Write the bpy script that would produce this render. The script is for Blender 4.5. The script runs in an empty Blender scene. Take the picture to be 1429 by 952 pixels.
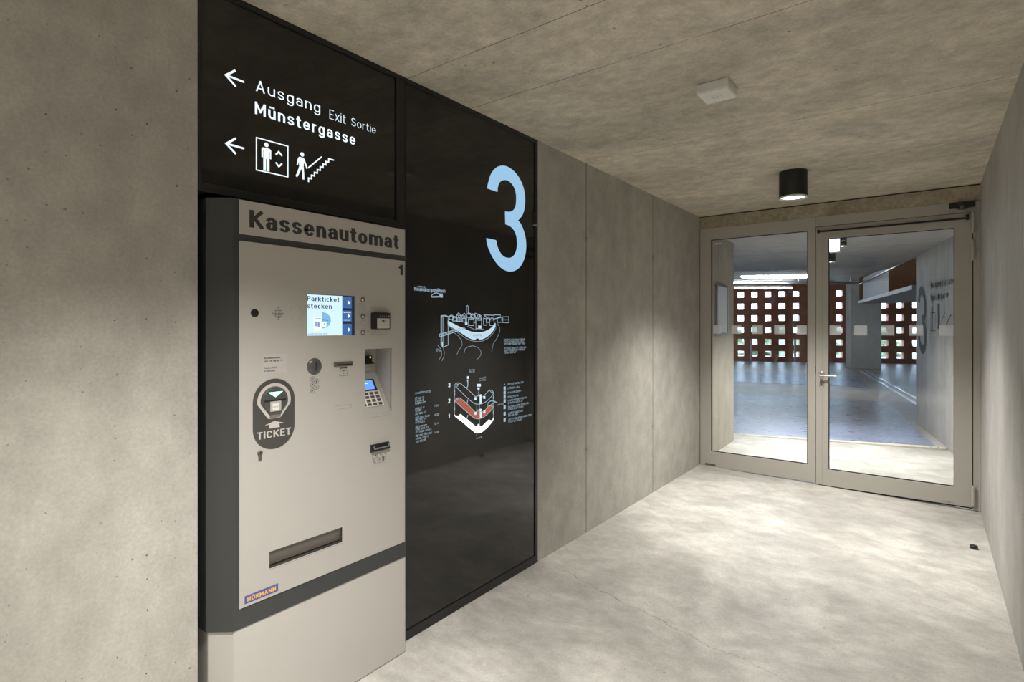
import bpy, math, random
from mathutils import Vector
random.seed(7)
S = bpy.context.scene
COL = S.collection
PI = math.pi

# ------------------------------------------------------------------ survey
# camera station and a theodolite-style helper: a sight line (u, v) of the 1429 x 952 view is
# intersected with a real plane of the building, which gives the place on that plane
FPX, YAW, V0, CX, H = 768.83, .6488, 455.34, 1.9893, 1.5
FW = Vector((-math.sin(YAW), math.cos(YAW), 0)); RT = Vector((math.cos(YAW), math.sin(YAW), 0))
CAM = Vector((CX, 0, H))
def ray(u, v): return FW + RT*((u-714.5)/FPX) + Vector((0, 0, (V0-v)/FPX))
class Plane:
    """vertical plane through O along e, n = side it is seen from"""
    def __init__(s, O, e, n):
        s.O = Vector((O[0], O[1], 0)); s.e = Vector((e[0], e[1], 0)).normalized(); s.n = Vector((n[0], n[1], 0)).normalized()
    def p(s, u, v):
        d = ray(u, v); t = (s.O-CAM).dot(s.n)/d.dot(s.n); q = CAM+d*t
        return ((q-s.O).dot(s.e), q.z)
    def w(s, a, z, off=0): 
        q = s.O+s.e*a+s.n*off; return Vector((q.x, q.y, z))
def onz(u, v, z):
    d = ray(u, v); return CAM+d*((z-H)/d.z)
SL = .045/2.324
def fz(x): return -SL*x                                    # the corridor floor falls a little to the right
W, D, CEIL = 2.324, 5.99, 2.683
XM = .071
LW = Plane((0, 0), (0, 1), (1, 0)); MP = Plane((XM, 0), (0, 1), (1, 0)); DP = Plane((0, D), (1, 0), (0, -1))

# ------------------------------------------------------------------ materials
def nmat(name):
    m = bpy.data.materials.new(name); m.use_nodes = True; nt = m.node_tree
    return m, nt, nt.nodes['Principled BSDF']
def plain(name, col, rough=.5, metal=0, spec=.5, grain=0, gscale=300, emit=None, es=0, coat=0):
    m, nt, b = nmat(name)
    b.inputs['Base Color'].default_value = (*col, 1); b.inputs['Roughness'].default_value = rough
    b.inputs['Metallic'].default_value = metal; b.inputs['Specular IOR Level'].default_value = spec
    b.inputs['Coat Weight'].default_value = coat
    if emit:
        b.inputs['Emission Color'].default_value = (*emit, 1); b.inputs['Emission Strength'].default_value = es
    if grain:
        tc = nt.nodes.new('ShaderNodeTexCoord'); n = nt.nodes.new('ShaderNodeTexNoise')
        n.inputs['Scale'].default_value = gscale; n.inputs['Detail'].default_value = 4
        nt.links.new(tc.outputs['Object'], n.inputs['Vector'])
        mx = nt.nodes.new('ShaderNodeMix'); mx.data_type = 'RGBA'
        mx.inputs['A'].default_value = (*[c*(1-grain) for c in col], 1); mx.inputs['B'].default_value = (*[min(1, c*(1+grain)) for c in col], 1)
        nt.links.new(n.outputs['Fac'], mx.inputs['Factor']); nt.links.new(mx.outputs['Result'], b.inputs['Base Color'])
        bp = nt.nodes.new('ShaderNodeBump'); bp.inputs['Strength'].default_value = .05; bp.inputs['Distance'].default_value = .001
        nt.links.new(n.outputs['Fac'], bp.inputs['Height']); nt.links.new(bp.outputs['Normal'], b.inputs['Normal'])
    return m
def glow(name, col, strength, sample=True):
    m = plain(name, (.02, .02, .02), .4, emit=col, es=strength)
    if not sample: m.cycles.emission_sampling = 'NONE'
    return m
def concrete(name, col, var=.12, scale=1.1, stretch=(1, 1, 1), pores=.5, pscale=16, fine=.06, rough=.75, bump=.25,
             joints=(), axis='Y', jw=.004, jd=.55, ties=(), tint=None, line=None, spec=.35, pl='YZ', contrast=(.3, .7), streak=None, blots=0):
    m, nt, b = nmat(name); N = nt.nodes; L = nt.links
    def math_(op, a, c=None, d=None):
        n = N.new('ShaderNodeMath'); n.operation = op
        for i, q in enumerate((a, c, d)):
            if q is None: continue
            if isinstance(q, (int, float)): n.inputs[i].default_value = q
            else: L.new(q, n.inputs[i])
        return n.outputs[0]
    tc = N.new('ShaderNodeTexCoord'); P = tc.outputs['Object']
    mp = N.new('ShaderNodeMapping'); mp.inputs['Scale'].default_value = stretch; L.new(P, mp.inputs['Vector'])
    def noise(sc, det=6, vec=None, rg=.55, dist=0):
        n = N.new('ShaderNodeTexNoise'); n.inputs['Scale'].default_value = sc; n.inputs['Detail'].default_value = det
        n.inputs['Roughness'].default_value = rg; n.inputs['Distortion'].default_value = dist
        L.new(vec or mp.outputs['Vector'], n.inputs['Vector']); return n.outputs['Fac']
    def ramp(f, a, bb, lo=0., hi=1.):
        n = N.new('ShaderNodeMapRange'); n.inputs['From Min'].default_value = a; n.inputs['From Max'].default_value = bb
        n.inputs['To Min'].default_value = lo; n.inputs['To Max'].default_value = hi; n.interpolation_type = 'SMOOTHSTEP'
        L.new(f, n.inputs['Value']); return n.outputs['Result']
    def mix(f, a, c, mode='MIX'):
        n = N.new('ShaderNodeMix'); n.data_type = 'RGBA'; n.blend_type = mode
        for q, k in ((f, 'Factor'), (a, 'A'), (c, 'B')):
            if isinstance(q, (int, float)): n.inputs[k].default_value = q
            elif isinstance(q, tuple): n.inputs[k].default_value = (*q, 1)
            else: L.new(q, n.inputs[k])
        return n.outputs['Result']
    big = ramp(noise(scale, 9, dist=.5, rg=.66), *contrast)
    c1 = tuple(c*(1-var) for c in col); c2 = tuple(min(1, c*(1+var)) for c in col)
    out = mix(big, c1, c2)
    if tint:
        out = mix(ramp(noise(scale*.6+.37, 8, dist=.9, rg=.64), .46, .68, 0, .75), out, tint)
    med = ramp(noise(scale*7, 8, rg=.65), .3, .7, 1-fine*1.3, 1+fine*1.3)
    fin = ramp(noise(90, 5, P, .7), .3, .7, 1-fine, 1+fine)
    out = mix(1., out, math_('MULTIPLY', med, fin), 'MULTIPLY')
    if streak:
        ms = N.new('ShaderNodeMapping'); ms.inputs['Scale'].default_value = streak; L.new(P, ms.inputs['Vector'])
        st = ramp(noise(1, 5, ms.outputs['Vector']), .35, .65, .95, 1.04)
        out = mix(1., out, st, 'MULTIPLY')
    if blots:
        bl = ramp(noise(3.3, 9, mp.outputs['Vector'], .75, 1.2), .62, .72, 0, blots)
        out = mix(bl, out, tuple(min(1, c*1.35) for c in col))
        bl2 = ramp(noise(4.7, 9, P, .7, 1.6), .68, .76, 0, blots)
        out = mix(bl2, out, tuple(c*.6 for c in col))
    hgt = math_('ADD', math_('MULTIPLY', fin, .25), math_('MULTIPLY', med, .5))
    if pores:
        vo = N.new('ShaderNodeTexVoronoi'); vo.inputs['Scale'].default_value = pscale; vo.voronoi_dimensions = '2D'
        nz = N.new('ShaderNodeTexNoise'); nz.inputs['Scale'].default_value = 30
        L.new(P, nz.inputs['Vector'])
        va = N.new('ShaderNodeVectorMath'); va.operation = 'MULTIPLY_ADD'; va.inputs[1].default_value = (.02, .02, .02)
        sq = N.new('ShaderNodeSeparateXYZ'); cq = N.new('ShaderNodeCombineXYZ'); L.new(P, sq.inputs[0])
        L.new(sq.outputs[pl[0]], cq.inputs[0]); L.new(sq.outputs[pl[1]], cq.inputs[1])
        L.new(nz.outputs['Color'], va.inputs[0]); L.new(cq.outputs[0], va.inputs[2]); L.new(va.outputs[0], vo.inputs['Vector'])
        sep = N.new('ShaderNodeSeparateColor'); L.new(vo.outputs['Color'], sep.inputs[0])
        size = math_('MULTIPLY', math_('POWER', sep.outputs[0], 5), .085)
        pm = math_('LESS_THAN', vo.outputs['Distance'], size)
        pm = math_('MULTIPLY', pm, ramp(noise(2.3, 3, P), .4, .6, .25, 1))
        out = mix(math_('MULTIPLY', pm, pores), out, tuple(c*.25 for c in col))
        hgt = math_('SUBTRACT', hgt, math_('MULTIPLY', pm, .6))
    sx = N.new('ShaderNodeSeparateXYZ'); L.new(P, sx.inputs[0])
    wob = math_('MULTIPLY', math_('SUBTRACT', noise(9, 6, P, .7), .5), .012)
    co = math_('ADD', sx.outputs[axis], wob) if axis != 'Y' or joints and jw < .006 else sx.outputs[axis]
    jn = None
    for j in joints:
        k = math_('COMPARE', co, j, jw/2); jn = k if jn is None else math_('MAXIMUM', jn, k)
    if line:
        nx, ny, cc, lo, hi = line                        # a hairline crack: nx x + ny y = cc between two x
        w2 = math_('MULTIPLY', math_('SUBTRACT', noise(1.6, 8, P, .6), .5), .34)
        q = math_('ADD', math_('ADD', math_('MULTIPLY', sx.outputs['X'], nx), math_('MULTIPLY', sx.outputs['Y'], ny)), w2)
        k = math_('COMPARE', q, cc, .0024)
        k = math_('MULTIPLY', k, math_('MULTIPLY', math_('GREATER_THAN', sx.outputs['X'], lo), math_('LESS_THAN', sx.outputs['X'], hi)))
        jn = k if jn is None else math_('MAXIMUM', jn, k)
    if jn is not None:
        br = ramp(noise(4, 5, P, .7), .35, .55, .35, 1) if jw < .006 else 1.0
        out = mix(math_('MULTIPLY', math_('MULTIPLY', jn, jd), br), out, tuple(c*.18 for c in col))
        hgt = math_('SUBTRACT', hgt, math_('MULTIPLY', jn, .8))
    for (ty, tz) in ties:
        dy = math_('SUBTRACT', sx.outputs['Y'], ty); dz = math_('SUBTRACT', sx.outputs['Z'], tz)
        r = math_('SQRT', math_('ADD', math_('MULTIPLY', dy, dy), math_('MULTIPLY', dz, dz)))
        k = math_('LESS_THAN', r, .013)
        out = mix(math_('MULTIPLY', k, .6), out, tuple(c*.3 for c in col))
        k2 = math_('COMPARE', r, .03, .012)
        out = mix(math_('MULTIPLY', k2, .25), out, tuple(c*.6 for c in col))
    L.new(out, b.inputs['Base Color'])
    b.inputs['Specular IOR Level'].default_value = spec
    L.new(ramp(noise(5, 5), .3, .7, rough-.08, min(1, rough+.08)), b.inputs['Roughness'])
    bp = N.new('ShaderNodeBump'); bp.inputs['Strength'].default_value = bump; bp.inputs['Distance'].default_value = .004
    L.new(hgt, bp.inputs['Height']); L.new(bp.outputs['Normal'], b.inputs['Normal'])
    return m
def glassmat(name, tint=(.97, .985, .98), refl=1.0):
    m = bpy.data.materials.new(name); m.use_nodes = True; nt = m.node_tree; nt.nodes.clear()
    o = nt.nodes.new('ShaderNodeOutputMaterial'); mx = nt.nodes.new('ShaderNodeMixShader')
    t = nt.nodes.new('ShaderNodeBsdfTransparent'); t.inputs[0].default_value = (*tint, 1)
    g = nt.nodes.new('ShaderNodeBsdfGlossy'); g.inputs['Roughness'].default_value = 0.0
    fr = nt.nodes.new('ShaderNodeFresnel'); fr.inputs[0].default_value = 1.45
    mu = nt.nodes.new('ShaderNodeMath'); mu.operation = 'MULTIPLY'; mu.inputs[1].default_value = refl
    nt.links.new(fr.outputs[0], mu.inputs[0]); nt.links.new(mu.outputs[0], mx.inputs[0])
    nt.links.new(t.outputs[0], mx.inputs[1]); nt.links.new(g.outputs[0], mx.inputs[2]); nt.links.new(mx.outputs[0], o.inputs[0])
    return m
def sheer(name, col, alpha):
    m, nt, b = nmat(name); b.inputs['Base Color'].default_value = (*col, 1); b.inputs['Roughness'].default_value = .6
    b.inputs['Alpha'].default_value = alpha; return m

M = {}
M['anthracite'] = plain('anthracite powder coat', (.042, .045, .045), .45, grain=.08, gscale=700)
M['panelgrey'] = plain('warm grey powder coat', (.44, .425, .395), .38, grain=.03, gscale=500)
M['plinth'] = plain('plinth grey coat', (.49, .475, .445), .36, grain=.03, gscale=500)
M['print'] = plain('dark grey print', (.035, .034, .032), .6)
M['lightprint'] = plain('light grey print', (.52, .5, .47), .5)
M['platedark'] = plain('dark plate print', (.062, .061, .057), .45)
M['blackplastic'] = plain('black plastic', (.012, .012, .012), .35)
M['greyplastic'] = plain('grey moulded plastic', (.07, .072, .07), .3, coat=.3)
M['steel'] = plain('brushed steel', (.55, .54, .52), .28, 1)
M['darksteel'] = plain('dull steel', (.22, .2, .18), .4, .8)
M['blackglass'] = plain('black glass', (.013, .0122, .011), .05, spec=.6, coat=0)
M['blackframe'] = plain('black anodised frame', (.012, .011, .010), .38)
M['niche'] = plain('matt black lining', (.012, .012, .012), .8)
M['doorframe'] = plain('grey beige powder coat', (.42, .405, .365), .42, grain=.03, gscale=500)
M['hingemat'] = plain('pale hinge coat', (.47, .45, .41), .35)
M['gasket'] = plain('black rubber gasket', (.012, .012, .012), .6)
M['signwhite'] = glow('cold white sign light', (.80, .93, 1.0), 1.05, False)
M['signthin'] = glow('cold white thin sign light', (.75, .91, 1.0), .82, False)
M['numberblue'] = glow('pale blue number light', (.36, .62, .88), .78)
M['mapline'] = glow('pale blue map line', (.55, .76, .9), .55, False)
M['mapfill'] = glow('pale blue map fill', (.58, .78, .92), .78, False)
M['mapwhite'] = glow('white map level', (.9, .97, 1.0), 1.7, False)
M['mapred'] = glow('red map level', (.5, .12, .06), .7, False)
M['maptext'] = glow('pale map text', (.5, .68, .8), .55, False)
M['mapdark'] = plain('dark map print', (.05, .06, .07), .5)
M['screen'] = glow('screen white', (.62, .85, 1.0), .95)
M['screenblue'] = glow('screen blue', (.045, .14, .36), .85)
M['screenmid'] = glow('screen pale blue', (.2, .42, .68), 1.0, False)
M['screendark'] = glow('screen dark bar', (.01, .015, .035), 1.0, False)
M['screentext'] = glow('screen text', (.015, .02, .03), 1.0, False)
M['screenwhite'] = glow('screen bright marks', (.75, .9, 1.0), 1.1, False)
M['terminalblue'] = glow('terminal screen', (.13, .33, .85), 1.05, False)
M['green'] = glow('green arrow light', (.2, 1.0, .6), 7.0)
M['led'] = glow('yellow green lamp', (.7, .8, .1), 1.0, False)
M['keywhite'] = plain('white keypad', (.75, .73, .7), .4)
M['whiteplastic'] = plain('white lamp plastic', (.72, .70, .66), .45)
M['logoblue'] = plain('logo blue', (.075, .095, .3), .5)
M['logoyellow'] = plain('logo yellow', (.75, .42, .1), .5)
M['sticker'] = plain('pale sticker film', (.47, .45, .425), .45)
M['engrave'] = plain('engraved line', (.21, .20, .185), .6)
M['downblack'] = plain('black lamp can', (.012, .0115, .011), .45)
M['lamp'] = glow('warm white lamp disc', (1.0, .93, .82), 6)
M['rim'] = plain('white lamp rim', (.8, .78, .72), .4)
M['glass'] = glassmat('door glass')
M['marker'] = sheer('frosted marker film', (.88, .92, 1.0), .82)
M['tube'] = glow('fluorescent tube', (.92, .97, 1.0), 45)
M['fitting'] = plain('white light fitting', (.7, .7, .7), .5)
M['exitbox'] = glow('illuminated sign face', (.8, .97, 1.0), 2.6)
M['greensign'] = glow('green sign light', (.1, .8, .45), 1.2, False)
M['brownmetal'] = plain('glossy brown metal panel', (.13, .048, .026), .7, 0, spec=0, grain=.2, gscale=6)
M['bluepanel'] = plain('polished dark panel', (.045, .052, .08), .5, 0, spec=.1)
M['galv'] = plain('galvanised metal', (.5, .52, .56), .28, .9)
M['wallpaint'] = plain('dark grey wall paint', (.04, .044, .05), .8)
M['paper'] = plain('notice paper', (.62, .68, .74), .5)

# ------------------------------------------------------------------ mesh helpers
ROOTLOC = {}
class MB:
    def __init__(s): s.v = []; s.f = []; s.smooth = False
    def quad(s, *pts):
        i = len(s.v); s.v += [Vector(p) for p in pts]; s.f.append(tuple(range(i, i+len(pts)))); return s
    def box(s, x0, x1, y0, y1, z0, z1):
        i = len(s.v)
        s.v += [Vector(p) for p in ((x0,y0,z0),(x1,y0,z0),(x1,y1,z0),(x0,y1,z0),(x0,y0,z1),(x1,y0,z1),(x1,y1,z1),(x0,y1,z1))]
        for q in ((0,3,2,1),(4,5,6,7),(0,1,5,4),(1,2,6,5),(2,3,7,6),(3,0,4,7)): s.f.append(tuple(i+k for k in q))
        return s
    def prism(s, lo, hi):                                   # two matching rings
        n = len(lo); i = len(s.v); s.v += [Vector(p) for p in lo]+[Vector(p) for p in hi]
        s.f.append(tuple(range(i+n-1, i-1, -1))); s.f.append(tuple(range(i+n, i+2*n)))
        for k in range(n): s.f.append((i+k, i+(k+1) % n, i+n+(k+1) % n, i+n+k))
        return s
    def plan(s, poly, z0, z1): return s.prism([(x, y, z0) for x, y in poly], [(x, y, z1) for x, y in poly])
    def pbox(s, P, a0, a1, z0, z1, d0, d1):                 # box on a wall plane: along, height, off the plane
        return s.prism([P.w(a0, z0, d0), P.w(a1, z0, d0), P.w(a1, z1, d0), P.w(a0, z1, d0)],
                       [P.w(a0, z0, d1), P.w(a1, z0, d1), P.w(a1, z1, d1), P.w(a0, z1, d1)])
    def tube(s, p0, p1, r0, r1=None, n=20, cap=True):
        p0, p1 = Vector(p0), Vector(p1); r1 = r0 if r1 is None else r1
        d = (p1-p0).normalized(); a = d.orthogonal().normalized(); b = d.cross(a)
        ring = lambda p, r: [p+(a*math.cos(2*PI*k/n)+b*math.sin(2*PI*k/n))*r for k in range(n)]
        i = len(s.v); s.v += ring(p0, r0)+ring(p1, r1)
        for k in range(n): s.f.append((i+k, i+(k+1) % n, i+n+(k+1) % n, i+n+k))
        if cap: s.f.append(tuple(range(i+n-1, i-1, -1))); s.f.append(tuple(range(i+n, i+2*n)))
        return s
    def lathe(s, c, ax, prof, n=32):                        # profile (r, h) turned about an axis
        c = Vector(c); ax = Vector(ax).normalized(); a = ax.orthogonal().normalized(); b = ax.cross(a)
        i = len(s.v); m = len(prof)
        for k in range(n):
            t = 2*PI*k/n; q = a*math.cos(t)+b*math.sin(t)
            s.v += [c+q*r+ax*h for r, h in prof]
        for k in range(n):
            for j in range(m-1):
                s.f.append((i+k*m+j, i+((k+1) % n)*m+j, i+((k+1) % n)*m+j+1, i+k*m+j+1))
        return s
    def sheet(s, P, a0, a1, z0, z1, holes, d0, d1):         # flat sheet with rectangular holes, real thickness
        A = sorted({a0, a1, *[h[0] for h in holes], *[h[1] for h in holes]}); Z = sorted({z0, z1, *[h[2] for h in holes], *[h[3] for h in holes]})
        A = [a for a in A if a0 <= a <= a1]; Z = [z for z in Z if z0 <= z <= z1]
        hole = lambda a, z: any(h[0] < a < h[1] and h[2] < z < h[3] for h in holes)
        solid = [[not hole((A[i]+A[i+1])/2, (Z[j]+Z[j+1])/2) for j in range(len(Z)-1)] for i in range(len(A)-1)]
        idx = {}
        def vv(i, j, k):
            if (i, j, k) not in idx: idx[i, j, k] = len(s.v); s.v.append(P.w(A[i], Z[j], (d0, d1)[k]))
            return idx[i, j, k]
        ok = lambda i, j: 0 <= i < len(A)-1 and 0 <= j < len(Z)-1 and solid[i][j]
        for i in range(len(A)-1):
            for j in range(len(Z)-1):
                if not solid[i][j]: continue
                s.f.append((vv(i,j,1), vv(i+1,j,1), vv(i+1,j+1,1), vv(i,j+1,1)))
                s.f.append((vv(i,j,0), vv(i,j+1,0), vv(i+1,j+1,0), vv(i+1,j,0)))
                if not ok(i-1, j): s.f.append((vv(i,j,0), vv(i,j,1), vv(i,j+1,1), vv(i,j+1,0)))
                if not ok(i+1, j): s.f.append((vv(i+1,j,0), vv(i+1,j+1,0), vv(i+1,j+1,1), vv(i+1,j,1)))
                if not ok(i, j-1): s.f.append((vv(i,j,0), vv(i+1,j,0), vv(i+1,j,1), vv(i,j,1)))
                if not ok(i, j+1): s.f.append((vv(i,j+1,0), vv(i,j+1,1), vv(i+1,j+1,1), vv(i+1,j+1,0)))
        return s
    def build(s, name, mat, parent=None, bevel=0, smooth=False, seg=2):
        off = Vector((0, 0, 0)); p = parent
        while p is not None: off += p.location; p = p.parent
        me = bpy.data.meshes.new(name); me.from_pydata([v-off for v in s.v], [], s.f)
        import bmesh
        bm = bmesh.new(); bm.from_mesh(me); bmesh.ops.recalc_face_normals(bm, faces=bm.faces[:]); bm.to_mesh(me); bm.free()
        me.materials.append(M[mat] if isinstance(mat, str) else mat)
        if smooth:
            for q in me.polygons: q.use_smooth = True
            me.set_sharp_from_angle(angle=math.radians(40))
        o = bpy.data.objects.new(name, me); COL.objects.link(o)
        if parent is not None: o.parent = parent
        if bevel:
            b = o.modifiers.new('bevel', 'BEVEL'); b.width = bevel; b.segments = seg; b.limit_method = 'ANGLE'
        return o
def thing(name, loc, label, cat, group=None):
    o = bpy.data.objects.new(name, None); o.empty_display_size = .1; COL.objects.link(o); o.location = loc
    o['label'] = label; o['category'] = cat
    if group: o['group'] = group
    return o
def tag(o, label, cat, group=None):
    o['label'] = label; o['category'] = cat
    if group: o['group'] = group
    return o
def structure(o, label=None, cat=None):
    o['kind'] = 'structure'
    if label: o['label'] = label
    if cat: o['category'] = cat
    return o
def struct_root(name, loc, label, cat):
    return structure(thing(name, loc, label, cat))

# ------------------------------------------------------------------ flat drawing and lettering on a plane
class Draw:
    def __init__(s, P, off): s.P = P; s.off = off; s.mb = MB()
    def poly(s, pts): s.mb.quad(*[s.P.w(a, z, s.off) for a, z in pts]); return s
    def ribbon(s, pts, w, closed=False, cap=0, wy=None):
        pts = [Vector((p[0], p[1])) for p in pts]; s.off += 1.2e-5
        q = [pts[0]]
        for p in pts[1:]:
            if (p-q[-1]).length > 1e-6: q.append(p)
        if closed and (q[0]-q[-1]).length < 1e-6: q.pop()
        n = len(q)
        if n < 2: return s
        if cap and not closed:
            ca = lambda d: Vector((d.x*cap, d.y*cap*(wy/w if wy else 1)))
            q[0] = q[0]-ca((q[1]-q[0]).normalized()); q[-1] = q[-1]+ca((q[-1]-q[-2]).normalized())
        Ls, Rs = [], []
        for i in range(n):
            d0 = (q[i]-q[i-1]).normalized() if (i > 0 or closed) else None
            d1 = (q[(i+1) % n]-q[i]).normalized() if (i < n-1 or closed) else None
            d0 = d0 or d1; d1 = d1 or d0
            n0 = Vector((-d0.y, d0.x)); n1 = Vector((-d1.y, d1.x)); mm = n0+n1
            mm = n1 if mm.length < 1e-4 else mm.normalized()
            k = w/2/max(.45, mm.dot(n1)); of = Vector((mm.x*k, mm.y*k*(wy/w if wy else 1))); Ls.append(q[i]+of); Rs.append(q[i]-of)
        for i in range(n if closed else n-1):
            j = (i+1) % n; s.poly([Rs[i], Rs[j], Ls[j], Ls[i]])
        return s
    def disc(s, a, z, ra, rz=None, n=24):
        rz = rz or ra; return s.poly([(a+ra*math.cos(2*PI*k/n), z+rz*math.sin(2*PI*k/n)) for k in range(n)])
    def ring(s, a, z, r, w, n=32, rz=None):
        return s.ribbon([(a+r*math.cos(2*PI*k/n), z+(rz or r)*math.sin(2*PI*k/n)) for k in range(n)], w, True)
    def rect(s, a0, z0, a1, z1): return s.poly([(a0, z0), (a1, z0), (a1, z1), (a0, z1)])
    def upoly(s, pts): return s.poly([s.P.p(*p) for p in pts])
    def uline(s, pts, w, closed=False, cap=0): return s.ribbon([s.P.p(*p) for p in pts], w, closed, cap)
    def text(s, string, a, z, capH, width=None, w=.13, cond=1.0, track=.14, flat=.8):
        strokes, total = layout(string, w, cond, track, flat)
        k = (width/total if width else capH)
        kx = k; kz = capH
        wx, wy = w*kx, w*flat*kz
        for pts, closed in strokes:
            s.ribbon([(a+x*kx, z+y*kz) for x, y in pts], wx, closed, cap=wx/2 if not closed else 0, wy=wy)
        return s
    def utext(s, string, u0, v0, vcap, u1, w=.13, cond=1.0, track=.14, flat=.8):
        a, z = s.P.p(u0, v0); zt = s.P.p(u0, vcap)[1]; a1 = s.P.p(u1, v0)[0]
        return s.text(string, a, z, zt-z, a1-a, w, cond, track, flat)
    def scribble(s, u0, v0, u1, h, dens=1.0):
        """a line of print too small to read: short strokes of letter height"""
        a, z = s.P.p(u0, v0); a1 = s.P.p(u1, v0)[0]; x = a; t = h*.12
        while x < a1-h*.2:
            n = random.randint(3, 9)
            for _ in range(n):
                if x > a1-h*.2: break
                r = random.random(); hh = h*(1 if r < .25 else .7); low = -h*.25 if r > .9 else 0
                s.ribbon([(x, z+low), (x, z+hh)], t)
                if random.random() < .7: s.ribbon([(x, z+h*.62), (x+h*.38, z+h*.62)], t)
                if random.random() < .6: s.ribbon([(x, z+t/2), (x+h*.38, z+t/2)], t)
                x += h*random.choice((.34, .5, .5, .6))
            x += h*.35
        return s
    def build(s, name, mat, parent, label=None):
        o = s.mb.build(name, mat, parent)
        if label: o['label'] = label
        return o

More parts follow.
